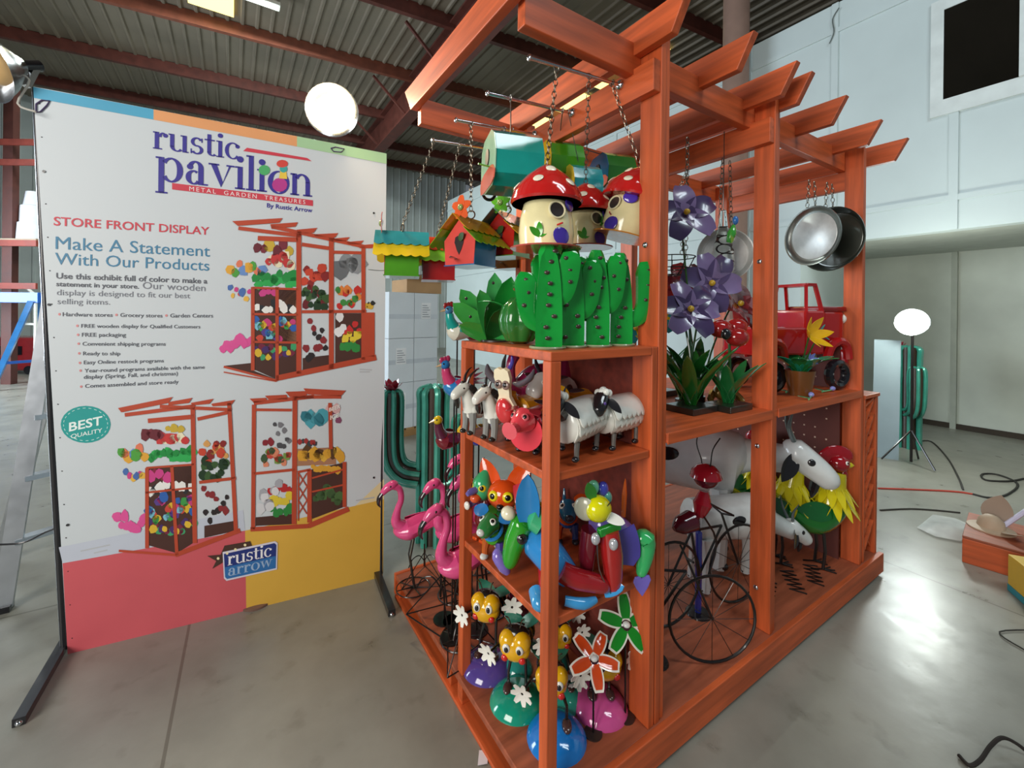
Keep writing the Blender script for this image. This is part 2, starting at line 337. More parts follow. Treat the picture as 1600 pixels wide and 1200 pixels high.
for k in range(9):
    z = .16+k*.105
    lt.bar((2.27, .02, z), (2.425, .02, z+.155 if z < .88 else 1.04), .012, .03, V((0, 1, 0))); lt.bar((2.27, .034, min(z+.155, 1.04)), (2.425, .034, z), .012, .03, V((0, 1, 0)))
part('lattice', lt, WOOD[2], bev=0); part('side_panel', MB().box(2.44, 2.452, .05, .75, .124, 1.045), WOOD[2])

# ------------------------------------------------------------------ printed banner on its stand
BA, BB = V((-1.341, 1.68, 0)), V((-.009, 1.5, 0)); BE = (BB-BA).normalized(); BN = BE.cross(V((0, 0, 1)))   # BN points towards the camera side
if BN.dot(CC-BA) < 0: BN = -BN
def bp(u, v, off=0):
    d = ray(u, v); n = BN; t = ((BA-CC).dot(n))/d.dot(n); return CC+d*t+n*off
B = thing('banner_stand', 'tall printed white banner advertising the store front display, on a black metal stand', 'banner', (-1.34, 1.68, 0))
BL = B.location
def bpart(name, mb, mat, parent=B, smooth=False):
    for i, p in enumerate(mb.v): mb.v[i] = p-BL
    return mb.build(name, mat, parent, smooth)
def bpoly(mb, pts, off=.001):
    a = [bp(u, v, off) for u, v in pts]
    if (a[1]-a[0]).cross(a[2]-a[0]).dot(BN) < 0: a = a[::-1]
    mb.add(a, [tuple(range(len(a)))]); return mb
pm = MB(); a = [bp(u, v) for u, v in ((52, 135), (604, 240), (598, 901), (106, 1026))]; b_ = [p-BN*.004 for p in a]
pm.add(a+b_, [(0, 1, 2, 3), (7, 6, 5, 4), (0, 4, 5, 1), (1, 5, 6, 2), (2, 6, 7, 3), (3, 7, 4, 0)])
BP = bpart('printed_sheet', pm, matte('#CDD4D8', .5, .02, 1))
def blk(name, h, pts, off=.001): return bpart(name, bpoly(MB(), pts, off), matte(h, .5, .03), BP)
blk('blue_stripe', '#4FA6C8', ((52, 136), (240, 171), (240, 187), (53, 153))); blk('orange_stripe', '#E5A06A', ((240, 171), (464, 213), (464, 229), (240, 187))); blk('green_stripe', '#A9CFA0', ((464, 213), (604, 240), (604, 256), (464, 229)))
blk('grey_wedge', '#C3C9D6', ((92, 855), (380, 797), (383, 829), (98, 880))); blk('red_block', '#CF5A62', ((98, 880), (383, 829), (385, 957), (106, 1025)), .0012)
blk('pale_wedge', '#E6D3A2', ((553, 792), (600, 748), (600, 788))); blk('yellow_block', '#DDAE45', ((383, 829), (600, 780), (598, 901), (385, 957)), .0012)
DG = None
def btext(name, s, p0, p1, h, rows=None, off=.0016, bold=0, parent=None, hscale=1.0, sp=1.0):
    cu = bpy.data.curves.new('t', 'FONT'); cu.body = s; cu.size = 1; cu.offset = bold; cu.resolution_u = 3; cu.space_character = sp
    o = bpy.data.objects.new('t', cu); COL.objects.link(o); bpy.context.view_layer.update()
    me = bpy.data.meshes.new_from_object(o.evaluated_get(bpy.context.evaluated_depsgraph_get())); bpy.data.objects.remove(o); bpy.data.curves.remove(cu)
    xs = [v.co.x for v in me.vertices]; x0, x1 = min(xs), max(xs); a, b = bp(*p0, off), bp(*p1, off); k = (b-a).length/(x1-x0); d = (b-a)/(x1-x0)
    mb = MB(); mb.v = [a+d*(v.co.x-x0)+V((0, 0, 1))*(v.co.y*k*hscale) for v in me.vertices]; mb.f = [tuple(p.vertices) for p in me.polygons]
    bpy.data.meshes.remove(me); return bpart(name, mb, matte(h, .5, .02), parent or BP)
btext('printed_headline', 'STORE FRONT DISPLAY', (84, 352), (327, 367), '#CF3F4F', bold=.012, hscale=1.02)
btext('printed_headline', 'Make A Statement', (87, 389), (328, 401), '#3F7FA3', hscale=1.06); btext('printed_headline', 'With Our Products', (86, 413), (327, 423), '#3F7FA3', hscale=1.06)
G1, G2 = '#5a5d66', '#7c7f88'
for s, p0, p1, c, bd in (('Use this exhibit full of color to make a', (88, 435), (324, 443), G1, .02), ('statement in your store.', (88, 447), (217, 451), G1, .02), ('Our wooden', (223, 451), (321, 455), G2, 0), ('display is designed to fit our best', (89, 461), (297, 466), G2, 0), ('selling items.', (90, 475), (172, 476), G2, 0),
    ('Hardware stores', (98, 494), (176, 495), G1, .01), ('Grocery stores', (188, 495), (254, 496), G1, .01), ('Garden Centers', (266, 496), (333, 496), G1, .01),
    ('FREE wooden display for Qualified Customers', (127, 512), (313, 513), G1, .01), ('FREE packaging', (128, 526), (197, 526), G1, .01), ('Convenient shipping programs', (129, 540), (259, 540), G1, .01),
    ('Ready to ship', (130, 555), (188, 555), G1, .01), ('Easy Online restock programs', (131, 569), (256, 566), G1, .01), ('Year-round programs available with the same', (132, 582), (320, 576), G1, .01),
    ('display (Spring, Fall, and christmas)', (131, 592), (278, 586), G1, .01), ('Comes assembled and store ready', (133, 606), (279, 599), G1, .01)):
    btext('printed_text', s, p0, p1, c, bold=bd)
bl = MB()
for u, v in ((93, 491), (182, 492), (260, 493), (121, 509), (122, 523), (123, 537), (124, 552), (125, 567), (126, 579), (127, 604)): bpoly(bl, [(u+2*cos(k*.785), v+2*sin(k*.785)) for k in range(8)], .0015)
bpart('bullets', bl, matte('#d98a8a', .5), BP)
blk('badge', '#1F9C97', [(134+39*cos(k*.2618), 663+29*sin(k*.2618)-.0*k) for k in range(24)])
rg = MB()
for k in range(48):
    if k % 2: a0, a1 = k*.1309, (k+1)*.1309; bpoly(rg, [(134+35*cos(a0), 663+26*sin(a0)), (134+35*cos(a1), 663+26*sin(a1)), (134+34*cos(a1), 663+25*sin(a1)), (134+34*cos(a0), 663+25*sin(a0))], .0015)
bpart('badge_ring', rg, matte('#bfe6e0'), BP)
btext('badge_text', 'BEST', (108, 674), (160, 663), '#e8f6f2', bold=.02); btext('badge_text', 'QUALITY', (111, 685), (160, 675), '#e8f6f2', bold=.01)
# serif logotype drawn from strokes (x-height 1)
def glyph(ch):
    P = []; R = lambda x0, y0, x1, y1: P.append([(x0, y0), (x1, y0), (x1, y1), (x0, y1)])
    def arc(cx, cy, rx, ry, a0, a1, tk, tn=.06, n=16):
        for i in range(n):
            p, q = radians(a0+(a1-a0)*i/n), radians(a0+(a1-a0)*(i+1)/n); f = lambda a: (tn+(tk-tn)*abs(cos(a)))
            P.append([(cx+rx*cos(p), cy+ry*sin(p)), (cx+rx*cos(q), cy+ry*sin(q)), (cx+(rx-f(q))*cos(q), cy+(ry-f(q)*.8)*sin(q)), (cx+(rx-f(p))*cos(p), cy+(ry-f(p)*.8)*sin(p))])
    T = .2; dot = lambda x, y, r: P.append([(x+r*cos(k*.6283), y+r*sin(k*.6283)) for k in range(10)])
    if ch == 'r': R(.08, 0, .28, 1); R(0, 0, .42, .07); R(0, .93, .2, 1); arc(.46, .72, .2, .28, 60, 180, .14, .1); dot(.58, .84, .12); return P, .72
    if ch == 'u': R(.08, .25, .28, 1); R(0, .93, .2, 1); arc(.42, .3, .34, .31, 180, 320, .2, .08); R(.68, 0, .88, 1); R(.58, .93, .8, 1); R(.8, 0, .98, .07); return P, 1.02
    if ch == 's': arc(.36, .73, .3, .28, 30, 270, .17, .1); arc(.36, .27, .32, .28, -150, 90, .17, .1); R(.58, .72, .64, .98); R(.05, .02, .11, .3); return P, .74
    if ch == 't': R(.14, .2, .34, 1.3); R(0, .92, .52, 1); arc(.4, .24, .26, .24, 180, 320, .2, .08); return P, .6
    if ch in 'il': hh = 1 if ch == 'i' else 1.55; R(.1, 0, .3, hh); R(0, 0, .4, .07); R(0, hh-.07, .2, hh); (dot(.2, 1.32, .14) if ch == 'i' else None); return P, .44
    if ch == 'c': arc(.42, .5, .42, .52, 45, 320, .2, .08); dot(.66, .8, .12); return P, .8
    if ch == 'p': R(.1, -.5, .3, 1); R(0, -.5, .42, -.43); R(0, .93, .2, 1); arc(.55, .5, .42, .52, -140, 140, .22, .08); return P, 1.02
    if ch == 'a': R(.5, 0, .7, .7); arc(.4, .7, .3, .31, 0, 150, .2, .09); dot(.2, .74, .12); arc(.34, .3, .3, .31, 60, 320, .2, .08); R(.66, 0, .86, .07); return P, .9
    if ch == 'v': P.append([(.05, 1), (.28, 1), (.54, .2), (.46, 0)]); P.append([(.46, 0), (.54, .2), (.86, 1), (.78, 1)]); R(-.02, .93, .38, 1); R(.66, .93, .98, 1); return P, 1.0
    if ch == 'o': arc(.46, .5, .46, .53, 0, 360, .22, .07, 28); return P, .96
    if ch == 'n': R(.08, 0, .28, 1); R(0, 0, .38, .07); R(0, .93, .2, 1); arc(.5, .62, .36, .4, 0, 150, .2, .09); R(.66, 0, .86, .66); R(.56, 0, .96, .07); return P, 1.0
    if ch == 'w':
        for dx in (0, .5): P.append([(.05+dx, 1), (.25+dx, 1), (.44+dx, .2), (.36+dx, 0)]); P.append([(.36+dx, 0), (.44+dx, .2), (.66+dx, 1), (.58+dx, 1)])
        R(-.02, .93, .36, 1); R(1.0, .93, 1.28, 1); return P, 1.3
    return P, .4
def logo(name, s, p0, p1, h, xh, off=.002, mat=None):
    W, polys = 0, []
    for ch in s:
        P, adv = glyph(ch); polys += [[(x+W, y) for x, y in q] for q in P]; W += adv
    a, b = bp(*p0, off), bp(*p1, off); d = (b-a)/W; ht = (bp(p0[0], p0[1]-xh, off)-a).length; mb = MB()
    for q in polys:
        pts = [a+d*x+V((0, 0, ht))*y for x, y in q]
        if (pts[1]-pts[0]).cross(pts[2]-pts[0]).dot(BN) < 0: pts = pts[::-1]
        mb.add(pts, [tuple(range(len(pts)))])
    return bpart(name, mb, mat or matte(h, .5, .02), BP)
NAVY = '#3A3392'
logo('logo_lettering', 'rustic', (239, 232), (375, 250), NAVY, 27); logo('logo_lettering', 'pavilion', (243, 282), (489, 308), NAVY, 38)
blk('logo_bar', '#CF3F4F', ((380, 236), (386, 231), (480, 247), (487, 252)), .0018); blk('logo_bar', '#CF3F4F', ((269, 286), (489, 313), (489, 322), (269, 296)), .0018)
btext('logo_tagline', 'METAL  GARDEN  TREASURES', (296, 298), (477, 319), '#f3e6e6', sp=1.35, off=.0026); btext('logo_byline', 'By Rustic Arrow', (417, 324), (488, 332), NAVY, bold=.02)
def blob(name, h, u, v, ru, rv, off=.0028, rot=0): return blk(name, h, [(u+ru*cos(k*.5236)*cos(rot)-rv*sin(k*.5236)*sin(rot), v+ru*cos(k*.5236)*sin(rot)+rv*sin(k*.5236)*cos(rot)) for k in range(12)], off)
blob('logo_hen_tail', '#4fae6a', 413, 266, 9, 8); blob('logo_hen_body', '#b93a8c', 437, 289, 12, 11); blk('logo_hen_neck', '#e8c64a', ((438, 266), (447, 266), (449, 280), (436, 279)), .0029); blob('logo_hen_neck', '#3fa7a0', 443, 264, 6, 6, .003); blob('logo_hen_comb', '#d6493e', 441, 256, 9, 6, .0031)
# three small printed pictures of the same stand
PR = matte('#B9482D', .5, .05); PD_ = matte('#4a2a22', .6); PT = matte('#a9785a', .6)
def mini(ox, oy, k, bars, fills, blobs, seed):
    T = lambda p: (ox+p[0]*k, oy+p[1]*k); rnd = random.Random(seed)
    for q, m in fills: bpart('picture_shade', bpoly(MB(), [T(p) for p in q], .0018), m, BP)
    mb = MB()
    for q in bars: bpoly(mb, [T(p) for p in q], .0034)
    bpart('picture_frame', mb, PR, BP)
    cols = {}
    for (x0, y0, x1, y1), cl, n, r in blobs:
        for i in range(n):
            x, y = T((x0+(x1-x0)*(i+.5)/n+rnd.uniform(-4, 4), rnd.uniform(y0, y1))); c = cl[i % len(cl)]; rr = r*k*rnd.uniform(.7, 1.15)
            mm = cols.setdefault(c, MB()); bpoly(mm, [(x+rr*cos(j*.7854)*rnd.uniform(.75, 1.2), y+rr*sin(j*.7854)*rnd.uniform(.8, 1.4)) for j in range(8)], .0022+.0001*(len(mm.v) % 7))
    for c, mm in cols.items(): bpart('picture_goods', mm, matte(c, .5), BP)
def ln(x0, y0, x1, y1, w_): d = V((x1-x0, y1-y0)).normalized(); nx, ny = -d.y*w_/2, d.x*w_/2; return [(x0+nx, y0+ny), (x1+nx, y1+ny), (x1-nx, y1-ny), (x0-nx, y0-ny)]
BRIGHT = ('#2f62b0', '#7fc4d8', '#cf4a3a', '#3f9a4a', '#e0b836', '#5a3f8c', '#c93f7a')
mini(340, 330, .2416, [ln(228, 490, 228, 1030, 24), ln(525, 130, 525, 1050, 32), ln(385, 490, 385, 1095, 22), ln(735, 170, 735, 1020, 32), ln(942, 230, 942, 960, 26), ln(985, 655, 985, 940, 60), ln(225, 495, 525, 505, 14), ln(225, 665, 520, 670, 14), ln(230, 845, 520, 850, 14), ln(545, 650, 960, 648, 20), ln(40, 1005, 385, 1095, 14), ln(380, 1080, 1025, 945, 36), ln(40, 1040, 380, 1100, 8),
    [(95, 65), (420, 45), (400, 75), (130, 95)], [(340, 85), (520, 72), (505, 100), (350, 115)], [(510, 120), (645, 108), (620, 140), (520, 150)], [(620, 150), (780, 142), (760, 170), (640, 170)], [(740, 178), (855, 168), (830, 195), (760, 195)], [(830, 200), (945, 190), (925, 215), (850, 215)], [(900, 222), (1020, 212), (1000, 240), (920, 240)], ln(135, 110, 540, 160, 24), ln(350, 100, 950, 230, 24), ln(260, 175, 520, 185, 30), ln(545, 215, 720, 240, 24), ln(750, 265, 930, 270, 20)],
    [([(228, 500), (525, 500), (525, 1040), (385, 1090), (228, 1020)], PD_), ([(400, 505), (510, 505), (510, 660), (400, 660)], PT), ([(400, 680), (510, 680), (510, 850), (400, 850)], PT), ([(760, 660), (940, 660), (940, 960), (760, 1000)], PD_), ([(40, 1000), (230, 980), (230, 1030), (385, 1090)], PD_), ([(550, 950), (720, 930), (720, 1010), (550, 1040)], PD_)],
    [((240, 215, 480, 260), ('#6a2530', '#7a2b38', '#c9ab3a'), 6, 34), ((320, 290, 490, 350), ('#c93a3a', '#f0e6c4'), 8, 32), ((70, 340, 300, 400), ('#e0a63a', '#4f9f3f', '#e07a5a', '#6a8fc9'), 8, 30), ((240, 400, 510, 480), ('#1f8f42', '#2fae55'), 14, 32), ((70, 490, 215, 590), ('#4a6fb0', '#e8b64a', '#d0438a', '#c9403a'), 7, 20), ((270, 520, 380, 560), ('#d0438a',), 3, 28), ((240, 590, 500, 650), ('#ecebe6', '#2b2b2f', '#ecebe6'), 9, 28), ((240, 690, 500, 830), BRIGHT, 22, 26), ((240, 870, 500, 950), ('#4a2f6a', '#e0b836', '#7a2540', '#3fa06a'), 16, 24), ((25, 800, 220, 890), ('#e0559a',), 9, 30), ((560, 370, 700, 470), ('#c9452f', '#8a2525'), 10, 28), ((555, 470, 705, 630), ('#1f3a22', '#3a5a2f', '#6a1f25'), 20, 26), ((780, 320, 920, 400), ('#6a6f74', '#8a9096'), 4, 56), ((770, 500, 920, 620), ('#3f8a3f', '#c92f2a', '#e0823a'), 12, 26), ((570, 700, 700, 960), ('#8a2a2f', '#2b2426'), 12, 22), ((775, 680, 820, 880), ('#e6e6e6',), 4, 32), ((810, 730, 930, 780), ('#c9302f',), 4, 24), ((810, 780, 920, 830), ('#e0c83a',), 4, 28), ((800, 830, 910, 890), ('#2f8a3f',), 4, 28), ((960, 590, 1010, 640), ('#c9a33a', '#2b2b2b'), 4, 18)], 3)
RB = [ln(225, 490, 225, 960, 22), ln(492, 120, 505, 930, 26), ln(370, 480, 400, 1000, 20), ln(705, 110, 745, 860, 24), ln(220, 490, 500, 470, 12), ln(215, 635, 510, 605, 12), ln(530, 575, 745, 550, 18), ln(60, 975, 400, 1000, 14), ln(390, 1000, 770, 855, 26), [(55, 140), (375, 75), (350, 110), (75, 165)], [(350, 105), (490, 80), (470, 110), (350, 125)], [(480, 110), (615, 85), (590, 115), (490, 125)], [(600, 115), (740, 92), (715, 125), (610, 130)], ln(95, 180, 490, 130, 22), ln(300, 130, 720, 150, 20), ln(230, 215, 500, 190, 26), ln(520, 205, 700, 165, 20)]
mini(170, 600, .2668, RB, [([(220, 490), (500, 475), (510, 920), (400, 990), (220, 940)], PD_), ([(390, 490), (490, 480), (500, 590), (390, 620)], PT), ([(560, 830), (740, 800), (740, 860), (560, 900)], PD_)],
    [((200, 260, 320, 300), ('#6a2530', '#7a2b38'), 4, 32), ((330, 245, 440, 265), ('#c9ab3a',), 3, 22), ((300, 300, 460, 350), ('#c93a3a', '#f0e6c4'), 7, 30), ((60, 370, 220, 430), ('#4f9f3f', '#e07a5a', '#e0a63a', '#6a8fc9'), 7, 30), ((240, 390, 500, 460), ('#1f8f42', '#2fae55'), 14, 30), ((90, 500, 210, 570), ('#4a6fb0', '#d0438a', '#e8b64a'), 6, 20), ((230, 500, 360, 550), ('#d0438a', '#8a2540'), 5, 28), ((230, 585, 500, 625), ('#ecebe6', '#2b2b2f', '#ecebe6'), 9, 26), ((230, 660, 500, 800), BRIGHT, 22, 26), ((230, 800, 510, 870), ('#4a2f6a', '#e0b836', '#7a2540', '#3fa06a'), 16, 22), ((40, 770, 215, 850), ('#e0559a',), 9, 28), ((540, 330, 690, 470), ('#c9452f', '#8a2525', '#d9a05a'), 12, 24), ((545, 430, 690, 550), ('#1f3a22', '#3a5a2f'), 14, 26), ((550, 610, 700, 810), ('#8a2a2f', '#2b2426'), 12, 20)], 5)
mini(170, 600, .2668, [ln(850, 120, 845, 850, 24), ln(1090, 70, 1085, 820, 28), ln(1295, 110, 1300, 380, 22), ln(1175, 500, 1175, 810, 26), ln(1380, 455, 1380, 720, 22), ln(840, 525, 1090, 500, 16), ln(1105, 515, 1180, 500, 14), ln(1190, 550, 1370, 500, 10), ln(1190, 630, 1370, 590, 10), ln(830, 850, 1170, 830, 26), ln(1170, 830, 1405, 730, 30), ln(1110, 520, 1160, 600, 7), ln(1160, 520, 1110, 600, 7), ln(1110, 600, 1160, 680, 7), ln(1160, 600, 1110, 680, 7), ln(1110, 680, 1160, 760, 7), ln(1160, 680, 1110, 760, 7), ln(1110, 520, 1110, 800, 8), [(825, 85), (920, 80), (930, 105), (850, 110)], [(915, 68), (1040, 62), (1050, 90), (935, 90)], [(1035, 45), (1170, 40), (1150, 75), (1060, 75)], [(1140, 25), (1388, 38), (1360, 70), (1165, 60)], ln(850, 112, 1200, 72, 22), ln(1090, 75, 1360, 75, 20), ln(860, 150, 1070, 152, 16)],
    [([(1185, 500), (1375, 460), (1375, 720), (1190, 790)], PD_), ([(1100, 380), (1330, 370), (1330, 470), (1100, 480)], PT), ([(860, 780), (1080, 760), (1080, 820), (860, 830)], PD_)],
    [((1140, 160, 1270, 240), ('#2f7a8a', '#4aa0b0', '#9fd0d8'), 5, 44), ((1290, 140, 1350, 220), ('#d9b0b0', '#8a4a6a', '#e0a050'), 5, 26), ((1120, 400, 1370, 430), ('#dba233', '#5a3a1f', '#e0b040'), 10, 34), ((1180, 480, 1350, 505), ('#dba233',), 7, 20), ((895, 330, 970, 345), ('#8a2530',), 2, 22), ((900, 380, 1060, 490), ('#3f5a3a', '#e08a6a', '#7a9a4a', '#c9463a'), 12, 24), ((970, 230, 1060, 370), ('#4a4a4e', '#77777c'), 8, 16), ((1110, 310, 1220, 350), ('#a03030', '#3a3f44'), 6, 18), ((880, 560, 1000, 740), ('#d9d9dc', '#a9a9b0'), 8, 28), ((925, 600, 1080, 640), ('#b92a2c',), 4, 24), ((925, 650, 1080, 700), ('#e0c83a',), 5, 28), ((935, 710, 1080, 770), ('#2f8a3f',), 5, 28), ((1200, 560, 1360, 700), ('#3f5a33', '#4a6a3a'), 10, 26)], 9)
btext('picture_sign', 'BEER', (514, 643), (532, 637), '#f4f0ea', bold=.02, off=.004); btext('picture_sign', 'ICE', (516, 656), (530, 651), '#f4f0ea', bold=.02, off=.004)
for a, b in (((562, 576), (581, 577)), ((562, 580), (578, 580)), ((126, 860), (172, 850)), ((147, 863), (168, 858)), ((556, 781), (585, 776))): blk('small_print', '#b9bcc0', (a, b, (b[0], b[1]+2), (a[0], a[1]+2)), .0016)
blk('logo_arrow', '#4a3128', ((324, 868), (345, 866), (351, 852), (391, 845), (394, 853), (352, 876), (332, 888), (338, 876)), .0036)
ab = MB()
for u, v in ((341, 872), (355, 864), (368, 858), (383, 851)): bpoly(ab, [(u+2.2*cos(k*.785), v+2.2*sin(k*.785)) for k in range(8)], .004)
bpart('logo_arrow_bulbs', ab, matte('#f2e2b0'), BP)
blk('logo_plate_border', '#d9d5e2', ((348, 862), (430, 845), (434, 848), (433, 889), (354, 907), (350, 903)), .0038); blk('logo_plate', '#23337a', ((350, 865), (429, 848), (432, 851), (431, 887), (355, 904), (352, 901)), .004); blk('logo_plate_base', '#2f6fae', ((351, 886), (431, 868), (431, 887), (355, 904), (352, 901)), .0042)
logo('logo_lettering', 'rustic', (356, 883), (425, 868), '#f2f0f4', 14, .0048); logo('logo_lettering', 'arrow', (356, 900), (426, 884), '#9fb8d8', 12, .0048)
# frame of the banner
fm = [bp(52, 135)-BN*.02, bp(104, 1022)-BN*.02, bp(604, 240)-BN*.02, bp(598, 905)-BN*.02]
BLK = paint('#1b1b20', .4)
bpart('pole', MB().tube([fm[0], bp(84, 690)-BN*.02+BE*-.012, V((-1.345, 1.69, .02))], .013, 10), BLK, B, True); bpart('pole', MB().tube([fm[2]-BE*.012, V((-.02, 1.51, .02))], .013, 10), BLK, B, True)
bpart('top_bar', MB().tube([fm[0], fm[2]-BE*.012], .01, 8), BLK, B, True)
bpart('foot', MB().bar((-1.345, 1.9, .03), (-1.375, 1.315, .016), .035, .03), BLK); bpart('foot', MB().bar((-.02, 1.8, .03), (-.068, 1.155, .02), .035, .03), BLK)
for p in ((-1.375, 1.325, .012), (-.067, 1.165, .012)): bpart('caster', MB().ell(p, (.014, .02, .012)), CHROME, B, True)
tm = MB()
for k in range(17):
    t = (k+.5)/17; u, v = 52+(104-52)*t, 135+887*t; tm.tube([bp(u+1, v)-BN*.02, bp(u+9+2*t, v+1, .002)], .0022, 5)
bpart('lacing', tm, BLK, B, True)
for pts in (((57, 163), (66, 157), (78, 158), (74, 165), (64, 175), (57, 176), (57, 163)), ((517, 232), (524, 230), (538, 233), (533, 238), (521, 237), (517, 232))):
    bpart('marker_loop', MB().tube([bp(u, v, .003) for u, v in pts], .003, 5), matte('#4a3f63'), BP, True)
gm = MB()
for u, v in ((69, 268), (584, 333), (106, 820), (584, 746), (77, 476)): disc(gm, bp(u, v, .0025), BN, .0055, .002, 10)
bpart('grommets', gm, BLK, BP)
# clamp lamps on the banner's top bar
def clamp_lamp(label, loc, aim, on_, s=1.0):
    t = thing('clamp_lamp', label, 'lamp', loc, 0, 'clip-on work lamps'); a = V(aim).normalized(); rot = a.to_track_quat('Z', 'Y')
    MB().lathe([(.035, -.13), (.06, -.10), (.105, -.05), (.135, 0), (.139, .002), (.132, -.002), (.10, -.048), (.055, -.095), (.0, -.1)], 28, (0, 0, 0), rot).build('reflector', paint('#c9ccd0', .22, 1, .05, 0), t)
    MB().tube([a*-.2, a*-.12], .024, 12).build('socket', BLACK, t); MB().bar(a*-.19, a*-.15+V((.0, .0, -.09)), .03, .02).build('clamp', STEEL, t)
    bm = MB().ell(a*-.035, (.075, .075, .045), rot)
    b = bm.build('bulb', emit('#FFE3B0', 14) if on_ == 1 else (emit('#F4FFF6', 30) if on_ == 2 else paint('#d8b27a', .3)), t); return t
LP = on(522, 167, 'y', 1.53); clamp_lamp('lit clamp lamp glowing warm white above the right end of the banner', LP+V((0, .05, 0)), CC+V((.5, .1, -.4))-LP, 1)
spot('clamp_lamp_beam', LP+(CC+V((.5, .1, -.4))-LP).normalized()*.1, (.4, .1, 1.2), 50, (1, .78, .52), 115, .1)
t = clamp_lamp('unlit chrome clamp lamp at the upper left corner of the banner', (-1.60, 1.70, 2.49), (-.6, -.55, -.45), 0)
MB().tube([V(p)-t.location for p in ((-1.53, 1.72, 2.5), (-1.47, 1.70, 2.47), (-1.50, 1.69, 2.36), (-1.44, 1.66, 2.33))], .004, 6, 4).build('cord', matte('#b9b5ac'), t)

# ------------------------------------------------------------------ birdhouses and things hanging from the rods
def cottage(label, loc, rz, body, front, up, low, rod, flower=None, s=1.0, pend=None):
    t = thing('birdhouse', label, 'birdhouse', loc, rz, 'metal cottage birdhouses', s)   # gable faces +x, ridge runs along x
    fm_ = MB(); out = [(-.075, 0), (.075, 0), (.082, .10), (0, .185), (-.082, .10)]
    fm_.plate(out, .003, (.07, 0, 0), (0, 1, 0), (0, 0, 1)); fr = fm_.build('front_wall', paint(front), t)
    bm = MB(); bm.plate(out, .003, (-.07, 0, 0), (0, 1, 0), (0, 0, 1)); bm.box(-.07, .07, -.078, -.074, 0, .10); bm.box(-.07, .07, .074, .078, 0, .10); bm.box(-.075, .075, -.08, .08, -.004, 0)
    bm.build('side_walls', paint(body), t, False)
    for sgn in (-1, 1):
        e = V((0, sgn*.74, -.67)).normalized()
        for nm, col, a, b, lift in (('upper_roof', up, 0, .095, .012), ('lower_roof', low, .075, .165, .004)):
            n = 6; L = .115; o = [(-L, a), (-L, b)]
            for k in range(n):
                for j in range(1, 6): o.append((-L+2*L*(k+j/5)/n, b+.012*sin(pi*j/5)))
            o += [(L, a)]
            m = MB().plate(o, .002, V((0, 0, .188+lift)), (1, 0, 0), e); m.build(nm, paint(col), t, False)
    MB().plate([(0, -.05), (.012, -.03), (.024, .0), (.02, .02), (.008, .026), (0, .016), (-.008, .026), (-.02, .02), (-.024, .0), (-.012, -.03)], .002, (.073, 0, .09), (0, 1, 0), (0, 0, 1)).build('heart_hole', DARK, t, False)
    MB().leaf((.075, -.02, .025), (.75, .4, -.1), (0, 0, 1), .075, .028, .2).build('leaf_perch', paint('#3f4a35'), t)
    MB().leaf((.074, .0, .10), (.3, .8, .5), (1, 0, 0), .045, .03).build('leaf', paint('#3c5a33'), t)
    MB().ring((0, 0, .215), (1, .4, 0), .017, .003).build('hanging_ring', CHAIN, t)
    if flower:
        c = V((.085, .02, .225)); m = MB()
        for k in range(5): a = 2*pi*k/5+.3; m.leaf(c, (0.15, cos(a), sin(a)), (1, 0, 0), .05, .036, -.3, .1, root=.25, tip=.1)
        f = m.build('flower', paint(flower), t); MB().ell(c+V((.006, 0, 0)), (.008, .013, .013)).build('flower_center', paint('#8aa05a'), f)
    mw = M.LocRotScale(V(loc), M.Rotation(radians(rz), 3, 'Z').to_quaternion(), V((s, s, s))).inverted(); q = mw @ V(rod)
    MB().chain((0, 0, .23), q, .026, .0018).build('chain', CHAIN, t); MB().ring(q, (1, 0, 0), .011, .002).build('hook', STEEL, t); return t
ry_ = [y for y, z in RODS]
cottage('birdhouse with teal and yellow scalloped roof and green side, leftmost of the hanging row', on(628, 432, 'y', .92), 160, '#4f9a1e', '#b05038', '#2f8f98', '#e3c21e', (.03, .92, 2.30), '#e0644a')
cottage('birdhouse with red and lime roof over red walls, behind the pink one', on(684, 438, 'y', .93), 160, '#b3201d', '#9c2a22', '#d8431f', '#8fd338', (.16, .92, 2.31))
cottage('pink fronted birdhouse with yellow and lime roof, blue side and orange flower', on(735, 416, 'y', .66), 203, '#0e6da8', '#e0524a', '#d9ab1c', '#77bb22', (.09, .67, 2.30), '#e8622f')
cottage('birdhouse with grey and yellow roof and green flower beside the mushroom house', on(792, 402, 'y', .70), 205, '#5f9a22', '#b4231c', '#6f8a8a', '#d4a81f', (.25, .67, 2.32), '#5fae2a')
cottage('small birdhouse half hidden behind the mushroom house, brown with yellow roof', on(800, 420, 'y', .93), 205, '#74451f', '#5a3a1a', '#7aa12a', '#c9a21c', (.4, .92, 2.33), None, .85)
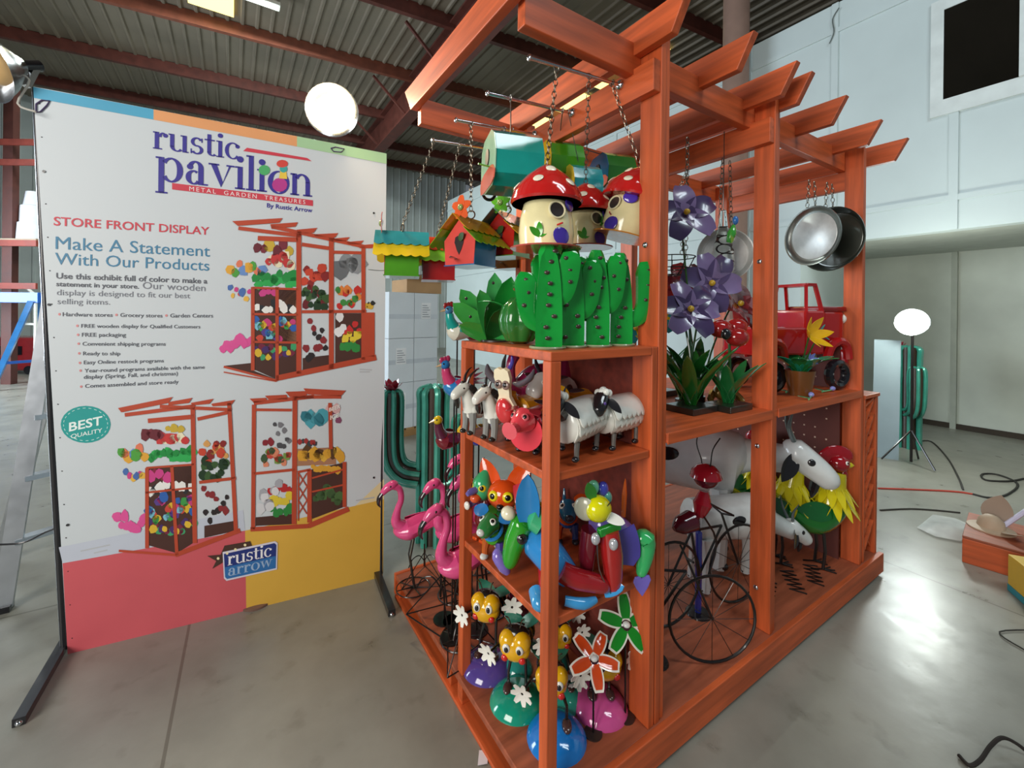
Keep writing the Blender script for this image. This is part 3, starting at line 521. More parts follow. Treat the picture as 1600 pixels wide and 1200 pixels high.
def mushroom(label, loc, rz, tiltx, tilty, rod, base_c, s=1.0, lean=0):
    t = thing('mushroom_birdhouse', label, 'birdhouse', loc, rz, 'mushroom birdhouses', s, tiltx, tilty)   # door faces +x
    MB().lathe([(.118, 0), (.122, .004), (.0, .012)], 28).build('base_plate', paint(base_c), t)
    MB().lathe([(.09, .008), (.094, .05), (.09, .10), (.078, .15), (.06, .175), (0, .178)], 28).build('stem', paint('#EFE3AE', .14), t)
    cap = MB().lathe([(.118, .152), (.123, .160), (.116, .185), (.098, .215), (.07, .245), (.04, .268), (.014, .285), (0, .288), (0, .17), (.09, .165), (.118, .152)], 32).build('cap', paint('#C4201F', .1), t)
    d = MB()
    for a, r, z in ((24, .104, .207), (-38, .10, .214), (80, .1, .214), (130, .104, .207), (-95, .104, .207), (-8, .056, .257), (190, .1, .214), (240, .104, .207)):
        n = V((cos(radians(a))*.75, sin(radians(a))*.75, .66)); d.ell((r*cos(radians(a)), r*sin(radians(a)), z), (.0175, .0175, .004), n.to_track_quat('Z', 'Y'), 12, 6)
    o = d.build('cap_dots', paint('#f2ead2'), cap); o['kind'] = 'stuff'
    def on_stem(a, z, r0=.092): a = radians(a); return V((r0*cos(a), r0*sin(a), z)), V((cos(a), sin(a), .12))
    p, n = on_stem(0, .115, .0885); h_ = disc(MB(), p, n, .026, .004); hh = h_.build('entrance_hole', DARK, t, False); MB().ring(p+n*.002, n, .027, .0035).build('rim', paint('#e6dcb4'), hh)
    p, n = on_stem(8, .032, .095); MB().ell(p, (.03, .03, .004), n.to_track_quat('Z', 'Y')).build('door', paint('#43309a'), t)
    p, n = on_stem(38, .140, .086); MB().ell(p, (.028, .022, .005), n.to_track_quat('Z', 'Y')).build('window', paint('#5238b4'), t)
    p, n = on_stem(0, .066); MB().tube([p, p+V((.02, .01, .004))], .003, 6).build('perch', paint('#c4201f'), t)
    p, n = on_stem(-35, .03); lf = MB()
    for a in (-1, 0, 1): lf.leaf(p+n*.004, V((0, a*.8, 1-.4*abs(a))), n, .045, .022, .3)
    lf.build('leaves', paint('#3fa02a'), t)
    mw = M.LocRotScale(V(loc), t.rotation_euler.to_quaternion(), V((s, s, s))).inverted(); q = mw @ V(rod)
    MB().chain((0, 0, .285), q, .028, .0019).build('chain', CHAIN, t); MB().ring(q, (1, 0, 0), .011, .002).build('hook', STEEL, t); return t
mushroom('cream mushroom birdhouse with dotted red cap and pink base, frontmost', on(853, 390, 'y', .16), -105, 0, 0, (.13, .15, 2.305), '#d9625a', .95)
mushroom('mushroom birdhouse half hidden between the two other mushroom houses', on(914, 388, 'y', .33), -100, 0, 0, (.27, .15, 2.32), '#c04a42', .9)
mushroom('tilted cream mushroom birdhouse with orange base beside the pergola post', on(972, 372, 'y', .2), 182, -10, -10, (.38, .15, 2.33), '#D98A2E', .95)
def camper(label, loc, rz, c1, c2, rod, s=1.0):
    t = thing('camper_birdhouse', label, 'birdhouse', loc, rz, 'hanging camper birdhouses', s)   # window side faces +x
    o = [(-.11, .02), (-.06, 0), (.06, 0), (.105, .03), (.115, .10), (.09, .16), (.05, .185), (-.06, .185), (-.105, .16), (-.118, .09)]
    m = MB(); n = len(o); x0, x1 = -.085, .075; vs = [V((x, y, z)) for x in (x0, x1) for y, z in o]
    m.add(vs, [(i, (i+1) % n, n+(i+1) % n, n+i) for i in range(n)]+[tuple(range(n))[::-1]]); m.build('shell', paint(c1, .12), t, False)
    MB().plate([(y*1.02, z*1.02-.002) for y, z in o], .003, (.078, 0, 0), (0, 1, 0), (0, 0, 1)).build('front_panel', paint(c2), t, False)
    MB().plate([(y*1.0, .02+z*.35) for y, z in o], .003, (.081, 0, -.018), (0, 1, 0), (0, 0, 1)).build('lower_panel', paint('#e2735c'), t, False)
    disc(MB(), (.082, 0, .11), (1, 0, 0), .028).build('entrance_hole', DARK, t, False)
    MB().tube([(.08, .03, .07), (.12, .04, .072)], .003, 6).build('perch', paint('#5aa53a'), t)
    MB().tube([(.06, -.12, .07), (.0, -.13, .10), (-.06, -.125, .10), (-.065, -.12, .06)], .003, 6).build('tow_bar', WIRE, t)
    MB().ring((.05, -.115, .02), (0, 1, 0), .022, .006).build('wheel', BLACK, t)
    mw = M.LocRotScale(V(loc), M.Rotation(radians(rz), 3, 'Z').to_quaternion(), V((s, s, s))).inverted(); q = mw @ V(rod)
    MB().tube([(0, 0, .185), q], .0022, 6).build('hanger_wire', STEEL, t); MB().ring(q, (1, 0, 0), .011, .002).build('hook', STEEL, t); return t
camper('teal camper birdhouse with mint and coral front hanging above the cottage houses', on(797, 300, 'y', .41), 162, '#14998f', '#a8d8b8', (.12, .41, 2.31), 1.08)
camper('green camper birdhouse with yellow front behind the mushroom caps', on(872, 290, 'y', .56), 162, '#3c8a1c', '#c9a91c', (.37, .41, 2.33), .95)
camper('turquoise camper birdhouse showing between the two mushroom caps', on(905, 318, 'y', .45), 162, '#1aa3ad', '#e0c43a', (.40, .41, 2.335), .8)
camper('dark blue and green camper birdhouse behind the right mushroom cap', on(955, 300, 'y', .70), 162, '#2d7a2a', '#1f6a8f', (.41, .67, 2.335), 1.0)
camper('maroon camper birdhouse low behind the pink cottage birdhouse', on(845, 325, 'y', .70), 162, '#8a3a1c', '#d0a01c', (.30, .67, 2.33), .85)

# ------------------------------------------------------------------ plants on the top shelf
GR = '#129A38'
def saguaro(label, loc, rz, s, arms, col=GR, grp='bright green tin cacti'):
    t = thing('saguaro_cactus', label, 'cactus', loc, rz, grp, s)
    MB().ring((0, 0, .004), (0, 0, 1), .048, .004, 24).ring((0, 0, .004), (1, 0, .0), .0, .0, 3, 3).build('base_ring', paint('#8f9a78', .3), t)
    def lobe(mb, pts, w, th):   # a flat, folded, round-ended sheet column
        mb.tube(pts, [w*.86]*(len(pts)-2)+[w, w*.55], 6, 5, th)
    m = MB(); lobe(m, [(0, 0, .0), (0, 0, .1), (0, 0, .2), (.002, 0, .265), (.003, 0, .295)], .029, .55)
    m.leaf((0.012, 0, 0), (0, 0, 1), (1, 0, 0), .29, .075, 0, .2, .003, .35, root=.4); m.build('trunk', paint(col, .12), t)
    for side, z, h_, out_ in arms:
        a = MB(); lobe(a, [(0, side*.02, z), (0, side*out_*.75, z+.012), (.003, side*out_, z+.05), (.004, side*(out_+.004), z+h_*.8), (.004, side*(out_+.002), z+h_)], .02, 1.75); a.build('arm', paint(col, .12), t)
    sp = MB(); r = random.Random(int(loc[0]*1000))
    for k in range(9): sp.ell((.021 if k < 6 else .016, r.uniform(-.02, .02), .03+.03*k), (.003, .008, .006), None, 8, 5)
    for side, z, h_, out_ in arms:
        for k in range(3): sp.ell((.019, side*out_+r.uniform(-.01, .01), z+h_*(.35+.25*k)), (.004, .007, .006), None, 8, 5)
    o = sp.build('spines', paint('#3a2a20', .5), t); o['kind'] = 'stuff'; return t
saguaro('green tin cactus at the front corner of the top shelf, short left arm', (.065, .10, 1.40), -118, 1.1, ((-1, .07, .14, .06), (1, .14, .13, .055)))
saguaro('green tin cactus, second along the front of the top shelf', (.165, .115, 1.40), -110, 1.12, ((1, .1, .15, .06), (-1, .16, .12, .058)))
saguaro('green tin cactus, third along the front of the top shelf', (.265, .10, 1.40), -112, 1.08, ((1, .12, .16, .06), (-1, .1, .12, .05)))
saguaro('green tin cactus with long right arm, nearest the pergola post', (.375, .10, 1.40), -112, 1.08, ((1, .08, .19, .085), (-1, .15, .12, .05)))
saguaro('green tin cactus in the second row behind the front cacti', (.23, .24, 1.40), -112, 1.15, ((1, .12, .15, .06), (-1, .14, .13, .06)))
t = thing('agave_plant', 'green tin agave with broad leaning leaves at the back of the top shelf', 'metal plant', (.10, .47, 1.40), 0)
MB().lathe([(.06, 0), (.06, .006), (0, .01)], 20).build('base', DARK, t)
for th_, bk, L, W_, c in ((-52, .1, .21, .075, '#3c9a3e'), (-38, .35, .24, .08, '#2f8f38'), (-20, -.2, .20, .07, '#379545'), (-3, .1, .25, .075, '#46a35a'), (12, -.1, .245, .085, '#1f8a34'), (30, .3, .22, .075, '#2f8f38'), (56, -.1, .19, .07, '#2f9a45'), (-8, -.45, .17, .075, '#1f5a22'), (8, -.5, .14, .08, '#24602a'), (-70, -.2, .15, .06, '#3c9a3e'), (20, .6, .24, .08, '#2c7f36')):
    a = radians(th_); hc = V((.505, .863, 0)); d = CR*sin(a)+V((0, 0, 1))*cos(a)+hc*bk
    MB().leaf(V((0, 0, .012)), d, -hc+CR*.25, L, W_*1.05, .25, .2, .003, .36, root=.25).build('leaf', paint(c, .14), t)
sp = MB()
for th_, k in ((-52, .12), (-38, .18), (12, .2), (-3, .2), (8, .08), (-20, .1)): a = radians(th_); sp.ell((CR*sin(a)+V((0, 0, 1))*cos(a))*k+V((-.02, -.035, .02)), .006, None, 8, 6)
o = sp.build('spines', DARK, t); o['kind'] = 'stuff'
t = thing('barrel_cactus', 'round dark green tin barrel cactus with a small red flower on top', 'cactus', (.112, .32, 1.40), 0)
MB().lathe([(.02, 0), (.05, .01), (.072, .05), (.078, .085), (.066, .13), (.035, .162), (.0, .17)], 60, mod=lambda a: .86+.14*abs(cos(3.5*a))).build('body', paint('#2c7430', .14), t)
m = MB()
for k in range(6): m.leaf((0, 0, .168), (cos(k*1.05)*.6, sin(k*1.05)*.6, .9), (-cos(k*1.05), -sin(k*1.05), .3), .04, .018, -.4)
m.build('flower', paint('#a83226'), t)
MB().leaf((-.04, .02, .12), (-.6, .3, .5), (0, 0, 1), .11, .05, -.7, .15).build('leaf', paint('#2f9a45'), t)

# ------------------------------------------------------------------ animals: one generic four-legged builder, front towards +x
def legs(t, spec, mat, hoof, hmat):
    for pts, rs in spec:
        l = MB().tube(pts, rs, 8, 4).build('leg', mat, t)
        if hoof: MB().ell(V(pts[-1])+V((.006, 0, hoof*.4)), (hoof*1.25, hoof*.9, hoof*.75)).build('hoof', hmat, l)
def goat(label, loc, rz, s=1.0):
    t = thing('goat_figure', label, 'animal figure', loc, rz, 'white goats on the animal shelf', s); W_ = paint('#E6E6DC', .25); K = paint('#26221f', .2); G_ = paint('#8f908c', .3)
    MB().tube([(-.09, 0, .095), (-.07, 0, .098), (0, 0, .095), (.04, 0, .1), (.05, 0, .1)], [.02, .034, .036, .034, .02], 12, 3).build('body', W_, t)
    MB().tube([(.03, 0, .1), (.045, 0, .135), (.056, 0, .165), (.066, 0, .178)], [.034, .026, .021, .018], 10, 3).build('neck', W_, t)
    h = MB().tube([(.04, 0, .186), (.062, 0, .186), (.09, 0, .172), (.112, 0, .158), (.12, 0, .155)], [.01, .022, .02, .016, .009], 12, 3).build('head', W_, t)
    for y in (-1, 1):
        MB().tube([(.058, y*.009, .2), (.05, y*.014, .225), (.03, y*.02, .245), (.012, y*.024, .252)], [.0065, .005, .0035, .001], 7, 3).build('horn', K, h)
        MB().leaf((.052, y*.018, .192), (-.45, y*.5, -.75), (.3, y, .2), .05, .026, -.2).build('ear', K, h)
        MB().ell((.08, y*.0175, .184), (.005, .004, .004), None, 8, 6).build('eye', K, h)
    MB().ell((.07, 0, .203), (.012, .01, .007)).build('brow_patch', K, h); MB().tube([(.1, 0, .152), (.097, 0, .13), (.093, 0, .112)], [.009, .012, .006], 8, 2).build('beard', K, h)
    MB().ell((.005, .031, .105), (.02, .01, .024)).build('spot', K, t); MB().ell((.005, -.031, .105), (.02, .01, .024)).build('spot', K, t)
    legs(t, [([(x, y*.02, .09), (x, y*.022, .05), (x+.004, y*.022, .012)], [.017, .0125, .012]) for x in (.04, -.07) for y in (-1, 1)], G_, .013, K)
    MB().leaf((-.088, 0, .105), (-.6, 0, .6), (-.6, 0, -.6), .03, .014).build('tail', K, t); return t
goat('white goat with dark horns at the open left end of the animal shelf', (.03, .475, 1.055), 190, .98)
goat('white goat second from the open left end of the animal shelf', (.055, .365, 1.055), 192, .98)
def sheep(label, loc, rz, s=1.0, hd=0):
    t = thing('sheep_figure', label, 'animal figure', loc, rz, 'white scaled wool sheep', s); W_ = paint('#EDEDE4', .22); K = paint('#1d1b1e', .18)
    for r, a0, zc, nm in ((.049, 128, .098, 'wool_lower'), (.055, 100, .100, 'wool_middle'), (.061, 74, .102, 'wool_upper')):
        m = MB(); n = 8; xs = 96; vs = []; fs = []; NA = 18
        for i in range(xs+1):
            x = -.125+.195*i/xs; e = 1-.1*(abs(i/xs-.5)*2)**6; sc = sqrt(abs(sin(pi*i/xs*n)))*13
            for k in range(NA+1):
                a = radians((-(a0+sc)+2*(a0+sc)*k/NA)); vs.append((x, r*e*sin(a), zc+r*e*cos(a)))
        for i in range(xs):
            for k in range(NA): q = i*(NA+1)+k; fs.append((q, q+1, q+NA+2, q+NA+1))
        m.add(vs, fs); o = m.build(nm, W_, t); md = o.modifiers.new('thick', 'SOLIDIFY'); md.thickness = .0025
    MB().ell((-.122, 0, .102), (.014, .05, .05)).build('rump', W_, t); MB().ell((.066, 0, .104), (.012, .048, .048)).build('chest', W_, t)
    MB().tube([(.05, 0, .12), (.085, hd*.01, .145), (.1, hd*.02, .158)], [.02, .017, .016], 8, 3).build('neck', K, t)
    h = MB().tube([(.085, hd*.02, .176), (.1, hd*.025, .172), (.125, hd*.035, .15), (.14, hd*.04, .138), (.146, hd*.042, .134)], [.012, .024, .022, .017, .008], 12, 3).build('head', K, t)
    for y in (-1, 1):
        MB().leaf((.098, hd*.025+y*.02, .172), (-.2, y*.8, -.7), (.8, y*.3, .5), .055, .024, -.3, .1).build('ear', K, h)
        MB().ell((.122, hd*.035+y*.017, .162), (.006, .004, .006), None, 8, 6).build('eye', paint('#5a3f8c'), h)
    m = MB()
    for k in range(7): m.ell((.093+.01*cos(k), hd*.025+.014*sin(k*1.9), .19+.005*sin(k*3)), .0115, None, 10, 7)
    m.build('wool_tuft', W_, h)
    legs(t, [([(x, y*.03, .06), (x+.003, y*.03, .035), (x+.002, y*.03, .012)], [.008, .007, .007]) for x in (.045, -.075) for y in (-1, 1)], paint('#6a655f', .3), .011, K)
    return t
sheep('white scaled sheep looking out, in front of the corner post on the animal shelf', (.16, .075, 1.055), 200, 1.12, 0)
sheep('white scaled sheep with black face turned back, at the right end of the animal shelf', (.345, .085, 1.055), 188, 1.08, 1)
t = thing('pig_figure', 'shiny red pig with flared snout beside the corner post on the animal shelf', 'animal figure', (.085, .19, 1.055), 203, None, 1.12); PK = paint('#DE4450', .14); PK2 = paint('#E8606A', .14)
MB().tube([(-.11, 0, .085), (-.1, 0, .085), (.03, 0, .085), (.045, 0, .083)], [.02, .047, .047, .03], 18).build('body', paint('#B0283a', .16), t)
MB().plate([(.055*cos(k*.2618), .05*sin(k*.2618)-.005) for k in range(24)], .004, (.047, 0, .072), (0, 1, 0), (-.15, 0, 1)).build('collar', PK, t, False)
h = MB().tube([(.04, 0, .105), (.055, 0, .105), (.085, 0, .098), (.1, 0, .094)], [.025, .036, .026, .016], 14, 2).build('head', PK, t)
MB().lathe([(.014, 0), (.017, .02), (.024, .036), (0, .037)], 16, (.095, 0, .094), R3(0, 97, 0)).build('snout', PK2, h)
for y in (-1, 1): MB().leaf((.05, y*.022, .136), (.5, y*.8, .0), (.1, 0, 1), .04, .032, -.5).build('ear', paint('#9c2a33'), h); eye(h, (.083, y*.019, .12), (.8, y*.4, .5), .011, '#d8606a', '#1a1212')
legs(t, [([(x, y*.028, .05), (x, y*.028, .03), (x, y*.028, .01)], [.010, .009, .009]) for x in (.03, -.08) for y in (-1, 1)], DARK, .011, BLACK)
MB().tube([(-.112, 0, .1), (-.125, .008, .108), (-.13, -.006, .116), (-.14, .004, .12)], .003, 6, 4).build('tail', PK, t)
t = thing('moose_figure', 'cream faced moose figure with big red nose and grey ears, behind the red pig', 'animal figure', (.10, .285, 1.055), 198, None, 1.12); CR_ = paint('#F0E2C0', .16)
MB().tube([(-.12, 0, .1), (-.1, 0, .1), (.02, 0, .1), (.035, 0, .1)], [.02, .05, .05, .03], 16).build('body', paint('#D6941C', .16), t)
MB().tube([(.02, 0, .115), (.05, 0, .14), (.06, 0, .165)], [.024, .02, .02], 10, 2).build('neck', paint('#c9821c'), t)
o = [(.0, .075), (.012, .08), (.026, .072), (.03, .05), (.022, .02), (.02, -.005), (.034, -.03), (.04, -.06), (.026, -.085), (0, -.092)]
h = MB().plate(o+[(-x, y) for x, y in o[::-1][1:-1]], .012, (.082, 0, .165), (0, 1, 0), (.22, 0, 1)).build('face', CR_, t)
MB().ell((.084, 0, .115), (.02, .031, .04), R3(0, 12, 0)).build('nose', paint('#D2383C', .1), h)
for y in (-1, 1):
    eye(h, (.097, y*.014, .195), (1, 0, .15), .014, '#8a6f66', '#2a2020')
    MB().tube([(.075, y*.025, .2), (.07, y*.05, .2), (.066, y*.08, .22), (.062, y*.09, .245)], [.008, .017, .015, .003], 10, 4, .6).build('ear', paint('#5d5860', .16), h)
    MB().tube([(.078, y*.012, .24), (.07, y*.016, .26), (.066, y*.01, .285)], [.007, .006, .001], 8, 3).build('horn', paint('#4a3f9a' if y > 0 else '#2d2a2c'), h)
legs(t, [([(x, y*.03, .07), (x, y*.03, .04), (x, y*.03, .012)], [.014, .011, .011]) for x in (.02, -.09) for y in (-1, 1)], paint('#b0701c'), .012, BLACK)
def beast(name, label, loc, rz, body, spot, s=1.0, horn=True):
    t = thing(name, label, 'animal figure', loc, rz, None, s); bm = paint(body, .18); K = paint('#232026', .2)
    MB().tube([(-.12, 0, .125), (-.105, 0, .125), (.03, 0, .125), (.05, 0, .12)], [.02, .052, .05, .03], 16).build('body', bm, t)
    h = MB().tube([(.04, 0, .17), (.06, 0, .175), (.1, 0, .16), (.125, 0, .15), (.135, 0, .148)], [.015, .034, .03, .024, .01], 12, 2).build('head', bm, t); MB().tube([(.02, 0, .13), (.05, 0, .16)], [.03, .026], 10).build('neck', bm, t)
    for y in (-1, 1):
        MB().leaf((.05, y*.025, .19), (-.2, y*.9, .1), (.3, 0, 1), .055, .03).build('ear', K, h); eye(h, (.098, y*.024, .18), (.6, y*.6, .5), .009)
        if horn: MB().tube([(.045, y*.015, .2), (.035, y*.035, .225), (.03, y*.045, .255)], [.008, .007, .001], 8, 3).build('horn', K, h)
        MB().ell((-.04, y*.048, .14), (.025, .008, .02)).build('patch', paint(spot), t); MB().ell((.01, y*.046, .115), (.015, .007, .018)).build('patch', paint(spot), t)
    legs(t, [([(x, y*.032, .1), (x, y*.034, .05), (x, y*.034, .012)], [.017, .012, .012]) for x in (.025, -.09) for y in (-1, 1)], bm, .014, K); return t
beast('cow_figure', 'white cow figure with black patches at the back of the animal shelf', (.27, .34, 1.055), 205, '#d8d8d2', '#2a2626', 1.15)
beast('dog_figure', 'yellow dog figure in the middle of the animal shelf, behind the pig', (.26, .22, 1.055), 200, '#CF971C', '#b3501c', 1.0, False)
beast('goat_figure', 'dark brown horned goat figure squeezed behind the corner post on the animal shelf', (.11, .115, 1.08), 222, '#3a3234', '#9a958c', .8)
t = thing('flamingo_ornament', 'dark magenta bird ornament lying at the back of the animal shelf', 'bird ornament', (.28, .45, 1.055), 190, None, 1.0); MG = paint('#8C1F4C', .16)
MB().tube([(-.15, 0, .2), (-.1, 0, .2), (0, 0, .19), (.08, 0, .16), (.1, 0, .15)], [.01, .05, .062, .045, .015], 14, 3).build('body', MG, t); MB().tube([(.08, 0, .16), (.13, 0, .18), (.14, 0, .25), (.12, 0, .29)], [.028, .02, .018, .022], 10, 4).build('neck', MG, t)
for y in (-.03, .03): MB().tube([(0, y, .15), (0, y, 0)], .005, 6).build('leg', WIRE, t)
MB().leaf((-.05, .05, .21), (-1, .1, .2), (0, 1, .3), .16, .09, -.3).build('wing', paint('#a02858'), t)

# ------------------------------------------------------------------ flamingos and wire racks at the left end
def flamingo(label, loc, rz, s=1.0, bend=0):
    t = thing('flamingo_figure', label, 'bird figure', loc, rz, 'pink flamingos at the left end', s); P = paint('#E2528C', .2, 0, .2); K = paint('#1f1a1c', .2)
    m = MB(); m.tube([(-.17, 0, .345), (-.13, 0, .34), (-.05, 0, .33), (.03, 0, .31), (.075, 0, .315), (.09, 0, .33)], [.006, .034, .062, .07, .045, .02], 12, 4, .72); m.build('body', P, t)
    for y in (-1, 1): MB().leaf((.04, y*.04, .352), (-1, y*.05, .12), (0, y*.75, .65), .2, .085, -.25, -.25, .003, .7).build('wing', paint('#D64580', .2), t)
    MB().tube([(.055, 0, .325), (.09, 0, .36), (.083, 0, .42), (.066, 0, .47), (.075, 0, .525), (.11, 0, .545)], [.036, .026, .017, .0155, .016, .018], 10, 5).build('neck', P, t)
    h = MB().tube([(.085, 0, .55), (.105, 0, .553), (.135, 0, .54), (.155, 0, .52), (.162, 0, .51)], [.010, .0225, .021, .015, .01], 12, 3).build('head', P, t)
    MB().tube([(.155, 0, .522), (.175, 0, .495), (.178, 0, .468), (.168, 0, .447)], [.014, .0135, .0105, .002], 10, 4, .8).build('beak', K, h)
    for y in (-1, 1): MB().ell((.122, y*.0195, .55), (.0055, .003, .0055), None, 10, 6).build('eye', paint('#2a1618'), h)
    for y in (-.02, .02): MB().tube([(0, y, .27), (.02, y*1.1, .17), (-.005, y, .01)], .0042, 6).build('leg', WIRE, t)
    f = MB().ring((0, 0, .004), (0, 0, 1), .085, .003, 22, 5).build('foot_ring', WIRE, t); q = MB()
    for k in range(7): a = 2*pi*k/7; q.tube([(0, 0, .006), (.085*cos(a), .085*sin(a), .004)], .0026, 5)
    q.build('foot_spokes', WIRE, t); return t
flamingo('pink flamingo standing farthest left, head out over the floor', (.03, 1.13, .124), 172, .97)
flamingo('pink flamingo nearest the shelf tower, neck beside the left post', (.085, .70, .124), 178, 1.04)
flamingo('pink flamingo in the middle of the flock, directly behind the front one', (.19, .97, .124), 176, 1.03)
flamingo('pink flamingo behind the left post of the shelf tower, body against the tower', (.27, .80, .124), 176, 1.15)
flamingo('pink flamingo farthest back beside the teal cactus', (.40, 1.12, .124), 176, 1.1)
def rack(label, loc, rz, s=1.0):
    t = thing('wire_stand', label, 'wire stand', loc, rz, 'wire plant stands on the deck', s)
    for k in range(3):
        a = 2*pi*k/3; c, d = V((cos(a), sin(a), 0)), V((cos(a+2.094), sin(a+2.094), 0))
        MB().tube([c*.17, V((0, 0, .2))], .0032, 6).build('strut', WIRE, t); MB().tube([c*.17, d*.17], .0032, 6).build('base_rod', WIRE, t)
        MB().tube([V((0, 0, .14)), c*.04+V((0, 0, .19)), c*.09+V((0, 0, .18)), c*.12+V((0, 0, .13))], .0035, 6, 4).build('claw', WIRE, t)
    MB().tube([(0, 0, .1), (0, 0, .26)], .005, 6).build('stem', WIRE, t); return t
rack('black wire tripod stand at the left edge of the deck by the front flamingo', (.06, .86, .124), 20, .95); rack('black wire tripod stand at the far left corner of the deck', (.10, 1.16, .124), 65, .72); rack('black wire tripod stand on the deck beside the purple dome', (.07, .63, .124), 95, .85)
def stake(label, loc, h_, c1, c2, c3, comb, rz=180):
    t = thing('bird_stake', label, 'garden stake', loc, rz, 'bird stakes on tall rods')
    MB().tube([(0, 0, 0), (0, 0, h_)], .0035, 6).build('rod', WIRE, t); disc(MB(), (0, 0, .003), (0, 0, 1), .05, .006).build('base', WIRE, t); z = h_
    MB().tube([(-.07, 0, z+.03), (-.05, 0, z+.03), (.01, 0, z+.03), (.035, 0, z+.05)], [.008, .03, .042, .02], 12, 3).build('body', paint(c1), t)
    MB().tube([(.02, 0, z+.05), (.035, 0, z+.08), (.04, 0, z+.11)], [.03, .022, .018], 10, 3).build('chest', paint(c2), t)
    hd = MB().ell((.042, 0, z+.125), (.021, .018, .02)).build('head', paint(c3), t); MB().tube([(.058, 0, z+.125), (.085, 0, z+.118)], [.007, .001], 8).build('beak', paint('#d9b58a'), hd)
    if comb:
        m = MB()
        for k in range(3): m.ell((.03+.014*k, 0, z+.15-.003*k), (.011, .005, .014), None, 10, 7)
        m.build('comb', paint(comb), hd)
    for y in (-1, 1): MB().ell((.055, y*.014, z+.13), .004, None, 8, 6).build('eye', BLACK, hd); MB().leaf((.01, y*.035, z+.045), (-.9, y*.3, .1), (0, y, .3), .08, .045, -.2).build('wing', paint(c2), t)
    m = MB()
    for k in range(4): m.leaf((-.05, 0, z+.04), (-.6-.15*k, .12*(k-1.5), .9-.22*k), (.7, 0, .5), .1, .04, -.5)
    m.build('tail', paint(comb or c3), t); return t
stake('rooster stake with red comb, teal chest and white body, left of the top shelf', (.10, .80, .124), 1.27, '#E3E0CF', '#1a9a90', '#3f7fa8', '#9c1f24')
stake('blue and pink bird stake below the rooster stake', (.05, .72, .124), 1.04, '#2a7fc0', '#c23a6a', '#1f6fae', '#b0305a', 178)
stake('dark red bird stake with yellow head level with the goats', (.07, .84, .124), .78, '#7a1a28', '#5a1f3a', '#d9b81c', None, 182)
stake('maroon bird stake standing behind the agave plant', (.22, .86, .124), 1.26, '#8f2030', '#7a1c2c', '#a83a44', None, 170)
stake('blue and yellow bird stake behind the left post of the tower', (.16, .70, .124), .82, '#2a3f9a', '#d9b81c', '#2f4fa8', None, 180)
def pipe_cactus(label, loc, rz, s, flower=True):
    t = thing('patina_cactus', label, 'cactus', loc, rz, 'teal patina cacti', s); TE = paint('#3FA08A', .3, .2, .2); BR = paint('#3d2c20', .45)
    def col(nm, pts, r):
        P, S_ = [V(p) for p in pts], MB(); st = MB(); st.tube(pts, [r*.86]*len(pts), 14, 5); root_ = st.build(nm, BR, t)
        for k in range(7):
            a = 2*pi*k/7; off = []
            for i, p in enumerate(P):
                d = (P[min(i+1, len(P)-1)]-P[max(i-1, 0)]).normalized(); e1 = V((1, 0, 0)); e2 = d.cross(e1).normalized(); q = .35 if i == len(P)-1 else 1; off.append(p+(e1*cos(a)+e2*sin(a))*r*q)
            S_.tube(off, r*.24, 7, 5)
        S_.build('ribs', TE, root_)
    col('trunk', [(0, 0, 0), (0, 0, .3), (0, 0, .6), (0, 0, .80), (0, 0, .88), (0, 0, .90)], .08)
    col('arm', [(0, .07, .38), (0, .17, .40), (0, .23, .47), (0, .245, .60), (0, .245, .84), (0, .245, .87)], .062)
    col('arm', [(0, -.06, .32), (0, -.14, .36), (0, -.17, .45), (0, -.17, .70), (0, -.17, .73)], .055)
    if flower:
        m = MB()
        for k in range(8): a = 2*pi*k/8; m.leaf((0, .245, .87), (cos(a)*.8, sin(a)*.8, .45+.4*(k % 2)), (-cos(a)*.4, -sin(a)*.4, 1), .085, .05, .4)
        m.build('flower', paint('#9c2238'), t)
    return t
cp = on(692, 850, 'y', 1.62); pipe_cactus('large teal patina cactus with dark red flower standing on the floor behind the display', (.38, 1.72, 0), 57, 1.13)

# ------------------------------------------------------------------ patchwork animals on the middle shelf (z .64)
ZS = .64
def daisy(mb, c, nrm, r, n=7, wd=.42):
    nrm = V(nrm).normalized(); _, s_, u_ = frame(nrm)
    for k in range(n): a = 2*pi*k/n; mb.leaf(V(c)+(s_*cos(a)+u_*sin(a))*r*.12, s_*cos(a)+u_*sin(a), nrm, r*.9, r*wd, .35, .1, .0015, .6, root=.2, tip=.12, nl=5)
    return mb
t = thing('parrot_figure', 'green winged bird figure with yellow eyes and lilac beak beside the left post', 'bird figure', (.085, .50, ZS), 195); 
MB().tube([(0, 0, .04), (.005, 0, .07), (0, 0, .12), (.01, 0, .155)], [.02, .042, .04, .016], 14, 4).build('body', paint('#6A1A20', .16), t)
for y in (-.016, .016): MB().tube([(0, y, .06), (0, y, .012)], [.011, .008], 8).build('leg', paint('#8A1F1c'), t); 
for y in (-.018, .018): MB().box(-.012, .045, y-.012, y+.012, 0, .012).build('foot', paint('#D9541f'), t, False, .003)
h = MB().tube([(.0, 0, .16), (.02, 0, .185), (.02, 0, .22), (-.005, 0, .265)], [.018, .036, .038, .01], 14, 4).build('head', paint('#3FAE72', .12), t)
for y in (-1, 1): eye(h, (.045, y*.022, .21), (.8, y*.6, .1), .016, '#E8D21c')
MB().tube([(.05, 0, .2), (.085, 0, .2), (.1, 0, .196)], [.013, .013, .008], 10).build('beak', paint('#7468B4'), h); MB().ell((.055, 0, .17), (.024, .02, .018)).build('chin', paint('#E2592A'), h)
MB().leaf((-.03, -.03, .17), (-.2, -.2, 1), (0, -1, .2), .12, .05, .2).build('crest', paint('#23304f'), h)
